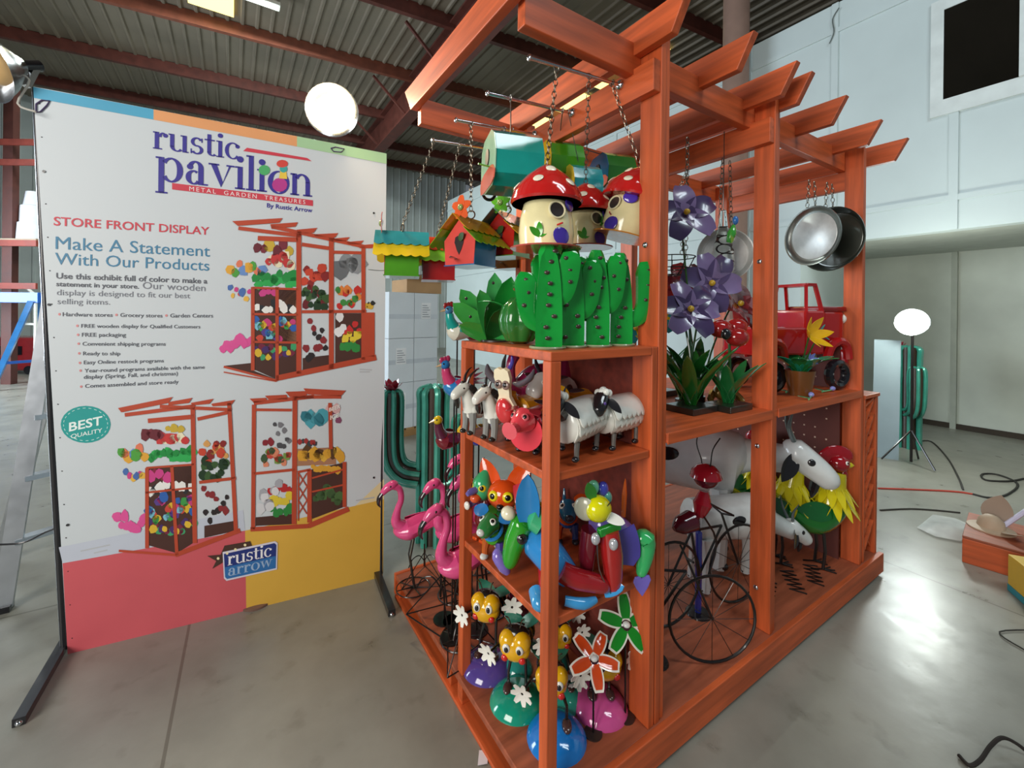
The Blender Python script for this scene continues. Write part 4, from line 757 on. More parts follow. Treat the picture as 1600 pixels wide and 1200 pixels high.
for y in (-1, 1): MB().leaf((.01, y*.04, .14), (.3, y*.5, -.8), (.5, y, .2), .09, .045, -.2).build('wing', paint('#54a33c'), t); MB().box(.02, .065, y*.03-.006, y*.03+.006, .128, .146).build('arm', paint('#5d58a8'), t, False, .002); MB().ell((.072, y*.03, .137), (.009, .014, .016)).build('hand', WHITE, t)
t = thing('fox_figure', 'orange eared creature with round yellow eyes at the back of the middle shelf', 'animal figure', (.115, .425, ZS), 225, None, .98); OR = paint('#E8541A', .12)
MB().tube([(0, 0, 0), (0, 0, .03), (0, 0, .09), (0, 0, .13)], [.02, .04, .038, .02], 12, 3).build('body', paint('#2f7f3a'), t)
h = MB().ell((0, 0, .19), (.055, .062, .056)).build('head', OR, t)
for y in (-1, 1): MB().leaf((-.01, y*.035, .21), (-.1, y*.55, 1), (1, 0, .1), .12, .075, -.2, .15, .004, .7, root=.25).build('ear', OR, h); eye(h, (.046, y*.028, .20), (1, y*.3, .15), .02, '#F0DC1a')
MB().ell((.05, 0, .165), (.014, .014, .01)).build('nose', BLACK, h); MB().tube([(.03, .03, .06), (.05, .05, .03)], .012, 8).build('arm', OR, t)
def pup(label, loc, rz, c, s=1.0):
    t = thing('patchwork_dog', label, 'animal figure', loc, rz, 'patchwork animals on the middle shelf', s)
    MB().tube([(-.07, 0, .075), (-.055, 0, .078), (.0, 0, .075), (.04, 0, .085)], [.015, .036, .036, .028], 14, 3).build('body', paint(c[0]), t)
    h = MB().tube([(.025, 0, .115), (.045, 0, .125), (.085, 0, .115), (.1, 0, .11)], [.018, .033, .024, .012], 14, 3).build('head', paint(c[1]), t)
    MB().ell((.1, 0, .118), (.012, .014, .011)).build('nose', paint(c[2]), h)
    for y in (-1, 1):
        MB().leaf((.035, y*.025, .145), (-.1, y*.9, .25), (.5, 0, .7), .06, .045, -.5, .1).build('ear', paint(c[3]), h); eye(h, (.065, y*.02, .142), (.6, y*.4, .8), .011)
    for i, (x, y) in enumerate(((.03, -1), (.03, 1), (-.05, -1), (-.05, 1))):
        l = MB().tube([(x, y*.024, .065), (x+.004, y*.028, .035), (x+.004, y*.028, .01)], [.015, .011, .011], 9, 2).build('leg', paint(c[4+i % 2]), t); MB().ell((x+.01, y*.028, .01), (.017, .013, .01)).build('paw', paint(c[2]), l)
    MB().ring((.034, 0, .1), (.6, 0, .6), .031, .006).build('collar', paint(c[3]), t); MB().tube([(-.065, 0, .09), (-.085, 0, .115), (-.09, 0, .14)], [.008, .006, .003], 8, 3).build('tail', paint(c[1]), t); return t
pup('small patchwork dog with green body and blue cheeks behind the stretching dog', (.06, .365, ZS), 205, ('#3f8a1c', '#2d7a3c', '#D9D8D2', '#2a7fc4', '#b8541c', '#4a3f9a'), 1.1)
pup('patchwork dog with yellow head and maroon body at the back of the middle shelf', (.26, .40, ZS), 215, ('#7a1c2c', '#d4c21c', '#2f5fae', '#3f9a4a', '#3f7fc4', '#a8281c'), 1.05)
pup('patchwork dog in blue and orange, dim at the back right of the middle shelf', (.345, .33, ZS), 235, ('#1f4f9a', '#1f6a8f', '#2f2f3a', '#D9541f', '#c24a1f', '#1f4f9a'), 1.1)
# the large dog stretching round the corner post
t = thing('patchwork_dog', 'big patchwork dog with blue ear, green snout and red legs stretching round the corner post', 'animal figure', (0, 0, ZS), 0, 'patchwork animals on the middle shelf')
MB().tube([(.085, .2, .14), (.09, .17, .13), (.1, .1, .10), (.13, .06, .06)], [.03, .055, .05, .035], 16, 4).build('body', paint('#2F86C8', .12), t)
h = MB().tube([(.055, .19, .205), (.048, .20, .19), (.03, .215, .13), (.018, .225, .065), (.014, .23, .045)], [.02, .037, .036, .027, .014], 14, 4).build('head', paint('#2E9A26', .1), t)
MB().tube([(-.005, .255, .09), (-.012, .25, .075), (.005, .235, .04), (.012, .225, .022)], [.014, .021, .02, .008], 12, 3).build('nose', paint('#7F6CC0', .12), h)
MB().tube([(.055, .185, .22), (.07, .17, .215), (.09, .15, .2)], [.012, .04, .042], 12).build('neck', paint('#3fb07a'), t)
eye(h, (.028, .172, .155), (-.5, -.85, .2), .017, '#2a2320', '#0d0a0a'); 
MB().leaf((.05, .165, .205), (.05, .1, 1), (-.8, -.6, 0), .15, .08, .1, .3, .004, .6, root=.2).build('ear', paint('#1F7AB8', .12), h); MB().leaf((.058, .185, .235), (-.1, .5, .8), (-.8, -.5, .2), .085, .06, -.3, .2, .004, .5, root=.3, tip=.2).build('ear', paint('#C2303c', .12), h)
MB().ell((.01, .225, .22), (.024, .026, .022)).build('muzzle_patch', paint('#F2EBCB', .15), h)
MB().tube([(.09, .055, .095), (.13, .03, .07), (.2, .005, .045), (.225, 0, .03)], [.03, .032, .028, .02], 12, 3).build('leg', paint('#9C1C22', .1), t)
MB().tube([(.09, .12, .06), (.06, .08, .04), (.05, .045, .02)], [.03, .026, .018], 12, 3).build('leg', paint('#B01f28', .1), t)
MB().tube([(.03, .10, .03), (.015, .06, .02), (.02, .045, .012)], [.022, .024, .012], 12, 3).build('paw', paint('#3F95CC', .12), t)
MB().leaf((.215, .0, .02), (.75, -.6, .25), (-.4, -.5, .7), .065, .04, .3, .2, .005, .5, root=.3).build('paw', paint('#3F9AD4', .12), t)
MB().tube([(.085, .03, .02), (.13, .0, .012), (.175, -.006, .012)], [.014, .017, .01], 10, 3).build('paw', paint('#3a8fc8', .12), t)
# the upright yellow-headed dog on the right
t = thing('patchwork_dog', 'patchwork dog with yellow head, lilac flank, red legs and mint hind leg', 'animal figure', (0, 0, ZS), 0, 'patchwork animals on the middle shelf'); LI = paint('#6A5CB0', .12)
MB().tube([(.225, .06, .20), (.255, .055, .19), (.31, .055, .155), (.355, .06, .13), (.375, .06, .12)], [.025, .05, .055, .05, .02], 16, 4).build('body', LI, t)
MB().leaf((.285, .0, .185), (.35, -.1, -.9), (-.5, -.8, .2), .12, .10, .1, -.1, .003, .35, root=.4).build('flank', paint('#4F46A0', .12), t)
h = MB().ell((.205, .02, .268), (.047, .042, .04), R3(0, 10, 20)).build('head', paint('#D8D40F', .08), t)
MB().ell((.165, .035, .27), (.012, .035, .036), R3(0, 0, 30)).build('mane', paint('#b9b8a0'), h); MB().leaf((.228, .0, .245), (.7, -.5, -.35), (-.4, -.7, .6), .055, .033, .2, .1, .003, .5, root=.3).build('tongue', WHITE, h)
MB().leaf((.185, .02, .3), (-.3, .1, .9), (-.5, -.8, .1), .06, .036, .2).build('ear', paint('#2b7a26', .12), h)
for d_, c, r in ((V((.0, .02, .075)), '#6fc9a0', .024), (V((.04, .02, .06)), '#3f46a8', .026), (V((.05, .01, .035)), '#4f9a8a', .022)): MB().ell(V((.205, .02, .25))+d_, (r, r*.7, r), R3(0, 30, 20)).build('curl', paint(c, .1), h)
lm = MB()
for k in range(3): lm.tube([(.205+.007*k, -.02+.004*k, .29), (.208+.007*k, -.026+.004*k, .298)], .0012, 4)
lm.build('lashes', BLACK, h)
MB().bar((.19, .0, .205), (.27, -.01, .213), .02, .026).build('collar', paint('#1f8a2c', .12), t, True, .004)
for p in ((.178, .0, .19), (.222, -.03, .175)): MB().ell(p, (.014, .014, .018)).build('tag', paint('#c8cad0', .1, .4), t)
MB().tube([(.235, .0, .2), (.24, -.008, .13), (.245, -.01, .06), (.248, -.01, .01)], [.03, .034, .028, .02], 12, 3).build('leg', paint('#A4201f', .1), t); MB().tube([(.205, .05, .19), (.20, .06, .1), (.2, .06, .01)], [.03, .028, .018], 12, 3).build('leg', paint('#7a1c2c', .12), t)
MB().tube([(.36, .0, .14), (.385, -.012, .135), (.378, -.02, .09), (.36, -.022, .045), (.358, -.022, .035)], [.02, .036, .027, .018, .012], 12, 4).build('leg', paint('#35A860', .1), t)
MB().plate([(0, -.045), (.02, -.02), (.03, 0), (.024, .014), (.008, .016), (0, .008), (-.008, .016), (-.024, .014), (-.03, 0), (-.02, -.02)], .008, (.353, -.03, .022), (.8, -.5, .15), (.1, .1, 1)).build('paw', LI, t, False, .002)
MB().tube([(.185, -.0, .185), (.185, -.01, .1), (.225, -.02, .02)], .0025, 6, 4).build('lead_wire', STEEL, t)
MB().tube([(.375, .07, .18), (.39, .08, .25), (.40, .085, .30)], [.007, .009, .001], 8, 4).build('tail', paint('#D9661f'), t)

# ------------------------------------------------------------------ bees on domes at the bottom of the tower
def dome(t, col, c=(0, 0, 0), r=.085):
    MB().lathe([(r, 0), (r*.97, .008), (r*.78, .026), (r*.45, .04), (0, .046)], 32, c).build('dome_base', paint(col, .1), t)
def bee(label, loc, rz, col, hd, dc=(0, 0, 0), s=1.0, hv=(1, 0, 0), hz=.235):
    t = thing('bee_ornament', label, 'bee ornament', loc, rz, 'bees standing on coloured domes', s); Y = paint('#E6AE12', .12); K = paint('#1c1817', .2)
    dome(t, col, dc); d0 = V(dc); hv = V(hv).normalized(); sd = V((-hv.y, hv.x, 0)); hc = V(hd)
    def P(a, b, c): return hc+hv*a+sd*b+V((0, 0, c))
    rot = hv.to_track_quat('X', 'Z')
    bodyc = hc-hv*.07+V((0, 0, -.035)); bt = MB().tube([bodyc+hv*.05+V((0, 0, .02)), bodyc+hv*.03, bodyc-hv*.03+V((0, 0, -.015)), bodyc-hv*.07+V((0, 0, -.03))], [.018, .036, .036, .008], 14, 3).build('body', Y, t)
    for k in (-.035, 0, .03): MB().ring(bodyc+hv*k+V((0, 0, .2*k)), hv+V((0, 0, .3)), .034, .006, 20, 6).build('stripe', K, bt)
    for sg in (-1, 1):
        f = d0+V((sg*.0, 0, 0))+sd*sg*.028
        MB().tube([f+V((0, 0, .04)), f+V((0, 0, .09)), bodyc+sd*sg*.015], .0048, 7).build('leg', K, t)
        MB().ell(f+hv*.012+V((0, 0, .046)), (.022, .014, .009), rot).build('shoe', paint('#4a3230', .2), t)
    h = MB().ell(P(0, 0, -.006), (.03, .046, .04), rot).ell(P(.002, .02, .015), (.028, .028, .028), rot).ell(P(.002, -.02, .015), (.028, .028, .028), rot).build('head', Y, t)
    MB().ell(P(-.014, 0, .022), (.026, .042, .026), rot).build('cap', K, h)
    for sg in (-1, 1):
        MB().ell(P(.0285, sg*.02, .012), (.006, .0115, .0145), rot).build('eye', WHITE, h); MB().ell(P(.033, sg*.019, .012), (.004, .0065, .009), rot).build('pupil', BLACK, h)
        MB().ell(P(.021, sg*.026, -.022), (.008, .0105, .010), rot).build('cheek', paint('#C5241c', .12), h)
        MB().tube([P(-.005, sg*.012, .045), P(.0, sg*.02, .075), P(.012, sg*.028, .09)], .0018, 5, 4).build('antenna', K, h)
        a = bodyc+hv*.02; hp = P(-.01, sg*.085, -.02+.03*sg); MB().tube([a+sd*sg*.03, a+sd*sg*.06+V((0, 0, -.015)), hp], .0035, 6, 4).build('arm', K, t)
        daisy(MB(), hp, hv+sd*sg*.4, .034, 7, .5).build('daisy', paint('#F2F0E6', .2), t)
        MB().leaf(bodyc+V((0, 0, .03)), -hv*.6+sd*sg*.8+V((0, 0, .35)), (0, 0, 1), .085, .05, -.2).build('wing', paint('#3a8f7a', .15), t)
    return t
bee('bee ornament on a purple dome near the left post of the tower', (.105, .51, .124), 0, '#5A4798', (-.05, -.07, .262), s=1.15, hv=(-.75, -.65, .05))
bee('bee ornament on a teal green dome, head tilted down over the dome', (.12, .325, .124), 0, '#15997c', (-.05, -.06, .232), s=1.15, hv=(-.7, -.65, -.15))
bee('bee ornament on a bright blue dome right behind the corner post', (.155, .145, .124), 0, '#1878C8', (.0, .025, .142), s=1.15, hv=(-.55, -.8, -.1))
bee('bee ornament on a pink dome in the right corner of the tower', (.355, .15, .124), 0, '#C9508f', (.0, -.025, .147), s=1.15, hv=(-.5, -.85, 0))
bee('bee ornament on a green dome standing behind the blue dome bee', (.27, .25, .124), 0, '#2f9a86', (-.02, .0, .24), s=.95, hv=(-.6, -.8, 0))
def bug(label, loc, rz, pet, c, stem, s=1.0, dn=(-.5, -.8, .45)):
    t = thing('flower_bug', label, 'metal flower', loc, rz, 'petal backed bugs at the bottom of the tower', s); n = V(dn).normalized(); _, a_, b_ = frame(n)
    MB().tube([(0, 0, 0), (0, 0, .1), V((0, 0, stem))-n*.01], .004, 6, 3).build('stem', WIRE, t); disc(MB(), (0, 0, .003), (0, 0, 1), .035, .005).build('base', DARK, t); q = V((0, 0, stem))
    for k in range(5):
        a = 2*pi*k/5+c; d = a_*cos(a)+b_*sin(a)
        o = MB().leaf(q+d*.012, d+n*.1, n, .088, .05, -.35, .12, .003, .45, root=.15, tip=.12).build('petal', paint('#E9E6DA', .15), t)
        MB().leaf(q+d*.018+n*.003, d+n*.1, n, .074, .037, -.33, .12, .003, .45, root=.15, tip=.12).build('petal_face', paint(pet, .1), o)
    MB().ell(q+n*.006, (.014, .014, .01)).build('center', paint('#dfe0dc', .2), t); MB().ell(q-n*.03, (.04, .04, .032)).build('body', paint('#3a1626', .15), t); return t
bug('green petalled metal flower with white edges under the middle shelf', (.40, .075, .124), 0, '#12861c', .3, .335, .95)
bug('orange petalled metal flower with white edges behind the corner post', (.265, .09, .124), 0, '#CF4A1f', .9, .29, .85, (-.35, -.6, .8))
def beetle(label, loc, c1, s=1.0):
    t = thing('ladybug_ornament', label, 'ladybug ornament', loc, 225, 'ladybugs at the back of the tower', s); dome(t, '#2a8f86', r=.06)
    MB().tube([(0, 0, .045), (0, 0, .2)], .005, 6).build('stem', WIRE, t); MB().ell((-.01, 0, .25), (.045, .05, .055)).build('body', paint(c1, .1), t); h = MB().ell((.04, 0, .27), (.026, .032, .028)).build('head', paint('#6a1638', .1), t)
    for y in (-1, 1):
        eye(h, (.062, y*.014, .278), (1, y*.3, .2), .009); MB().tube([(.0, y*.045, .24), (.04, y*.085, .25)], .003, 6).build('arm', WIRE, t); daisy(MB(), (.045, y*.09, .25), (1, y*.3, 0), .034, 7, .5).build('daisy', WHITE, t)
        MB().tube([(.035, y*.01, .295), (.05, y*.02, .33)], .0018, 5).build('antenna', WIRE, h)
    return t
beetle('maroon ladybug ornament with daisies behind the purple dome bee', (.20, .44, .124), '#6A1434', 1.0); beetle('dark plum ladybug ornament at the back of the tower by the panel', (.34, .38, .124), '#4a1430', .95)

# ------------------------------------------------------------------ right bays: flowers, truck, tubs above the shelf (z 1.10)
ZB = 1.10
def flower(label, loc, heads, col, colb, leafc, nleaf, name='metal_flower', seed=0, base_=True):
    t = thing(name, label, 'metal flower', loc, 0, 'metal flowers on the bay shelf'); r = random.Random(seed)
    if base_: MB().box(-.085, .085, -.07, .07, 0, .028).build('base_block', paint('#20221f', .3), t, False, .003)
    else: disc(MB(), (0, 0, .013), (0, 0, 1), .04, .026).build('base_disc', paint('#20221f', .3), t, False)
    for (x, y, z, L, n, nr, cup) in heads:
        c = V((x, y, z)); n_ = V(nr).normalized(); _, a_, b_ = frame(n_); bp_ = V((x*.15, y*.15, .025))
        MB().tube([bp_, bp_+V((x*.2, y*.2, z*.45)), c-n_*.05, c], .0045, 7, 4).build('stem', paint('#2c5a2a', .2), t)
        for k in range(n):
            a = 2*pi*k/n+r.random()*.3; d = a_*cos(a)+b_*sin(a)
            MB().leaf(c+d*.008, d+n_*.45, n_, L*1.05, L*.78, -.75, cup, .003, .55, root=.18, tip=.1).build('petal', paint(col if k % 2 else colb, .24), t)
        MB().ell(c+n_*.015, (.014, .014, .014)).build('center', paint('#c9a227', .2), t)
    for k in range(nleaf):
        a = 2*pi*k/nleaf+.5; d = V((cos(a)*.38, sin(a)*.38, 1)); MB().leaf((0.01*cos(a), .01*sin(a), .025), d, (-cos(a), -sin(a), .4), r.uniform(.22, .36), .06, -.5, .15, .003, .6, root=.2).build('leaf', paint(leafc, .14), t)
    return t
flower('tall purple metal flower with two blooms, beside the near pergola post', (.90, .175, ZB), ((.04, .065, .86, .13, 5, (-.5, -.8, .3), .15), (-.02, .0, .43, .12, 6, (-.4, -.8, .35), .2)), '#7a6896', '#453660', '#1d6a22', 6, seed=1)
flower('purple metal flower with one glossy bloom over a black block in the first bay', (.99, .27, ZB), ((.05, -.09, .55, .125, 6, (-.5, -.8, .1), .22),), '#7d6c98', '#51436e', '#236a2a', 5, seed=2, base_=False)
flower('dark red metal lily hanging over the middle pergola post', (1.11, .29, ZB), ((.12, -.13, .46, .13, 6, (-.1, -.8, .4), .1), (-.02, .06, .56, .11, 6, (-.6, -.5, .4), .1)), '#8A1C22', '#6a1218', '#1f5a28', 5, seed=3, base_=False)
flower('yellow and teal metal flower behind the purple blooms', (1.08, .50, ZB), ((.03, 0, .42, .1, 6, (-.6, -.7, .2), .1), (-.1, .05, .34, .09, 5, (-.6, -.7, .1), .1)), '#d9b51c', '#1f8f9a', '#1f6a3a', 5, seed=4)
t = thing('poppy_flower', 'glossy red rounded metal poppy low between the black blocks', 'metal flower', (1.078, .115, ZB), 0)
MB().tube([(0, 0, 0), (.01, 0, .15), (.02, .01, .32)], .006, 8, 3).build('stem', paint('#2c5a2a'), t)
for dx, dy, dz, r_ in ((-.05, .02, .35, .055), (.04, .0, .36, .05), (-.01, -.03, .315, .055), (.07, .02, .33, .035)): MB().ell((dx+.02, dy, dz), (r_, r_*.85, r_*.75)).build('petal', paint('#9C1C1E', .08), t)
MB().ell((-.065, -.025, .33), (.022, .02, .024)).build('center', BLACK, t)
lm = 0
for a in range(7): MB().leaf((0, 0, .02), (cos(a*.9)*.4, sin(a*.9)*.4, 1), (-cos(a*.9), -sin(a*.9), .3), .24, .055, -.5, .15, .003, .6, root=.2).build('leaf', paint('#1c6a34'), t)
MB().box(-.09, .08, -.065, .06, 0, .028).build('base_block', paint('#23251f', .3), t, False, .003)
t = thing('frog_figure', 'small brass coloured frog figure on the shelf beside the middle post', 'animal figure', (1.195, .20, ZB), 220); GD = paint('#9a7a3c', .2, .6)
MB().ell((0, 0, .05), (.06, .05, .045)).build('body', GD, t); h = MB().ell((.045, 0, .09), (.035, .04, .028)).build('head', GD, t)
for y in (-1, 1): MB().ell((.05, y*.022, .115), .012).build('eye', GD, h); MB().tube([(-.02, y*.045, .04), (.03, y*.065, .02), (.055, y*.06, .008)], [.02, .015, .01], 8, 3).build('leg', GD, t)
# hanging things in the bays
t = thing('wire_basket', 'black wire hanging basket on chains inside the first bay', 'hanging basket', (.93, .30, 1.72), 0)
m = MB()
for r_, z in ((.10, .05), (.075, .0), (.04, -.03)): m.ring((0, 0, z), (0, 0, 1), r_, .0025, 22, 5)
for k in range(10): a = 2*pi*k/10; m.tube([(.1*cos(a), .1*sin(a), .05), (.075*cos(a), .075*sin(a), 0), (.04*cos(a), .04*sin(a), -.03)], .002, 5)
m.build('basket', WIRE, t); c = MB()
for k in range(3): a = 2*pi*k/3; MB().chain((.1*cos(a), .1*sin(a), .05), (.19, .06, .50), .03, .002).build('chain', CHAIN, t)
MB().chain((.19, .06, .50), (.19, .06, .66), .034, .0028).build('chain', CHAIN, t)
t = thing('hummingbird_feeder', 'clear glass hanging feeder with a blue and green bird on it', 'bird feeder', (1.10, .16, 1.68), 0); gm_, n, l, b = base('clear_glass'); noisy(gm_, n, l, b, (.9, .95, .95, 1), .02, 5, .06, .03); b.inputs['Transmission Weight'].default_value = 1; b.inputs['IOR'].default_value = 1.2
MB().lathe([(.028, 0), (.05, .03), (.045, .12), (.02, .22), (.012, .30), (0, .302)], 20).build('bottle', gm_, t); MB().tube([(0, 0, .3), (0, 0, .655)], .002, 5).build('wire', WIRE, t)
MB().tube([(-.01, -.03, .15), (0, -.04, .19), (.015, -.04, .23)], [.01, .02, .006], 10, 3).build('bird_body', paint('#3a9a3a'), t); MB().ell((.02, -.045, .25), (.014, .012, .02)).build('bird_head', paint('#2f6fb8'), t); MB().leaf((0, -.045, .2), (-.5, -.2, -.8), (0, -1, 0), .07, .03).build('bird_wing', paint('#4fae3c'), t)
m = MB()
for k in range(5): m.ring((.035+.012*(k % 2), .02, .05+.04*k), (-.6, -.7, 0), .02, .0028, 14, 5)
m.build('scroll_chain', WIRE, t)
def tub(label, c, nrm, r, dp, matin, matout, top):
    t = thing('metal_tub', label, 'tub', c, 0, 'round tubs hanging in the second bay'); n = V(nrm).normalized(); rot = n.to_track_quat('Z', 'Y')
    MB().lathe([(0, -dp), (r*.86, -dp), (r*.97, -.01), (r, 0), (r*1.04, .002), (r*1.03, -.008), (r*.99, -.012), (r*.88, -dp-.006), (0, -dp-.006)], 40, (0, 0, 0), rot).build('shell', matout, t)
    MB().lathe([(0, -dp+.003), (r*.8, -dp+.003), (r*.82, -dp+.001), (0, -dp+.001)], 40, (0, 0, 0), rot).build('inner_bottom', matin, t)
    for s_ in (-.05, .05): MB().chain(V((s_, 0, r*.95)), V((s_*.6, 0, top-c[2])), .03, .002).build('chain', CHAIN, t)
    return t
GALV = paint('#cfd4d2', .36, .35, .3, 0); TUBD = paint('#3b3f38', .3, .5)
tub('large dark round tub hanging behind the shiny one in the second bay', (2.03, .10, 1.94), (-.98, .2, .04), .172, .05, TUBD, TUBD, 2.25)
tub('shiny galvanized round tub facing out between the second and third posts', (1.90, .135, 1.95), (-.96, .28, .03), .155, .02, GALV, paint('#8d938f', .3, .8, .2, 0), 2.25)
tub('pale round tub hanging beside the glass feeder in the first bay', (1.22, .22, 1.80), (-.8, -.6, 0), .12, .03, GALV, GALV, 2.25)
# truck planter and pot
t = thing('truck_planter', 'tall red metal pickup truck planter in the second bay', 'metal truck', (1.88, .26, ZB), -16, None, 1.17); RD = paint('#B5191B', .1)
MB().box(-.27, .02, -.10, .10, .17, .30).build('bed', RD, t, False, .01); MB().box(.02, .14, -.1, .1, .17, .38).build('cab', RD, t, False, .012)
MB().box(.14, .29, -.085, .085, .2, .385).build('hood', RD, t, False, .02); MB().box(.13, .296, -.09, .09, .375, .40).build('hood_top', paint('#8f1214', .1), t, False, .008)
m = MB()
for x in (.03, .13):
    for y in (-.09, .09): m.bar((x, y, .37), (x+(.015 if x < .1 else -.03), y*.85, .50), .014, .014)
m.bar((.045, -.08, .5), (.045, .08, .5), .014, .014).bar((.1, -.08, .5), (.1, .08, .5), .014, .014).bar((.045, -.08, .5), (.1, -.08, .5), .014, .014).bar((.045, .08, .5), (.1, .08, .5), .014, .014); m.build('cab_frame', RD, t, False)
for y in (-1, 1):
    for x in (.22, -.18):
        MB().tube([(x-.07, y*.1, .15), (x-.05, y*.105, .21), (x, y*.11, .235), (x+.05, y*.105, .21), (x+.07, y*.1, .15)], .02, 8, 3).build('fender', RD, t)
        MB().ring((x, y*.1, .075), (0, 1, 0), .055, .02, 24, 8).build('wheel', BLACK, t)
    MB().ell((.295, y*.06, .34), (.02, .025, .025)).build('headlight', WHITE, t); MB().tube([(.3, y*.05, .37), (.335, y*.05, .37)], .012, 8).build('horn', CHROME, t)
g_ = MB()
for k in range(4): g_.box(.29, .305, -.065, .065, .13+.035*k, .148+.035*k)
g_.build('grille', WHITE, t, False); MB().box(.28, .3, -.1, .1, .1, .19).build('bumper', RD, t, False, .008)
t = thing('flower_pot', 'brown flower pot with a yellow metal flower and green leaves in the second bay', 'flower pot', (1.73, .11, ZB), 0)
MB().lathe([(.05, 0), (.065, .10), (.07, .13), (.06, .13), (.0, .12)], 24).build('pot', paint('#7a4a1c', .35), t)
for k in range(9): a = k*.7; MB().leaf((.02*cos(a), .02*sin(a), .12), (cos(a)*.6, sin(a)*.6, .9), (-cos(a), -sin(a), .5), .17, .075, -.8, .15, .003, .6, root=.2).build('leaf', paint('#1f7a3c' if k % 2 else '#1a8f6a', .14), t)
for (c, col, L, nn) in (((.05, -.02, .31), '#E2B01c', .115, (-.2, -.9, .3)), ((.14, -.03, .32), '#1f8f8f', .06, (.3, -.8, .2)), ((-.01, -.05, .19), '#7f86d0', .04, (-.3, -.9, .3))):
    n_ = V(nn).normalized(); _, a_, b_ = frame(n_); MB().tube([(0, 0, .12), c], .004, 6).build('stem', paint('#2c6a2a'), t); m = MB()
    for k in range(6): d = a_*cos(k*1.047)+b_*sin(k*1.047); m.leaf(V(c), d+n_*.4, n_, L, L*.42, .5, .1)
    m.build('flower', paint(col, .14), t)
for k, (u, v, r_) in enumerate(((1240, 612, 15), (1268, 622, 28), (1300, 612, 5))):
    q = on(u, v, 'z', ZB); t = thing('flower_pick', ['lilac flower pick lying at the front of the second bay shelf, left one', 'lilac flower pick lying at the shelf edge in front of the pot', 'lilac flower pick lying at the shelf near the pegboard'][k], 'metal flower', (min(q.x, 2.08), max(q.y, .03), ZB+.006), r_, 'lilac picks lying on the shelf')
    MB().tube([(-.09, .02, 0), (0, 0, .004)], .004, 6).build('stem', paint('#4fae6a'), t); MB().ell((.012, 0, .01), (.022, .013, .013)).build('bud', paint('#8f94d8', .14), t); MB().leaf((-.07, .015, .004), (.2, 1, .1), (0, 0, 1), .05, .022).build('leaf', paint('#2c9a6a'), t)

# ------------------------------------------------------------------ lower bays: ant cyclist, cows, roosters on the deck (z .124)
ZD = .124
def bike(label, loc, rz, post, s=1.0, rider=True):
    t = thing('ant_cyclist' if rider else 'bicycle_planter', label, 'metal bicycle', loc, rz, None, s)
    for x in (-.19, .27):
        w_ = MB().ring((x, 0, .205), (0, 1, 0), .195, .0065, 36, 7).build('wheel', WIRE, t); m = MB()
        for k in range(6): a = pi*k/6; m.tube([(x+.195*cos(a), 0, .205+.195*sin(a)), (x-.195*cos(a), 0, .205-.195*sin(a))], .0016, 4)
        m.build('spokes', WIRE, w_)
    for a, b_ in (((-.19, 0, .205), (-.05, 0, .43)), ((-.05, 0, .43), (.15, 0, .42)), ((.27, 0, .205), (.15, 0, .48)), ((0, 0, .2), (-.05, 0, .43)), ((0, 0, .2), (.15, 0, .42))): MB().tube([a, b_], .006, 6).build('frame_tube', WIRE, t)
    MB().tube([(.15, -.07, .5), (.15, 0, .48), (.15, .07, .5)], .005, 6).build('handlebar', WIRE, t)
    MB().tube([(.02, .02, 0), (.02, .02, .40)], .016, 10).build('support_post', paint(post, .2), t); MB().lathe([(.06, 0), (.055, .008), (0, .01)], 18, (.02, .02, 0)).build('support_foot', WIRE, t)
    if rider:
        AR = paint('#A8182A', .1); AD = paint('#5a1224', .12)
        MB().tube([(-.16, 0, .46), (-.12, 0, .47), (-.05, 0, .48), (-.01, 0, .49)], [.012, .042, .05, .015], 14, 4).build('abdomen', AD, t); MB().tube([(.0, 0, .49), (.02, 0, .55), (.03, 0, .61)], [.02, .045, .02], 14, 4).build('thorax', AR, t)
        h = MB().ell((.04, 0, .675), (.058, .062, .05)).build('head', AD, t); MB().lathe([(.075, .0), (.066, .03), (.04, .055), (0, .064)], 24, (.04, 0, .68)).build('cap', AR, h)
        for y in (-1, 1):
            MB().tube([(.04, y*.025, .735), (.04, y*.03, .76), (.03, y*.05, .83), (.06, y*.065, .885)], .003, 5, 4).build('antenna', WIRE, h); MB().ell((.09, y*.03, .68), .012).build('eye', BLACK, h)
            MB().tube([(.02, y*.03, .57), (.09, y*.05, .53), (.15, y*.06, .5)], .005, 6, 3).build('arm', WIRE, t); MB().tube([(.0, y*.03, .5), (.06, y*.05, .38), (.02, y*.04, .22)], .005, 6, 3).build('leg', WIRE, t)
    return t
bike('red ant riding a black wire bicycle in the first bay, blue post underneath', (1.06, .235, ZD), -10, '#25348c', .94)
bike('black wire bicycle with a teal post just behind the near pergola post', (.66, .17, ZD), -32, '#1f9a86', .88, False)
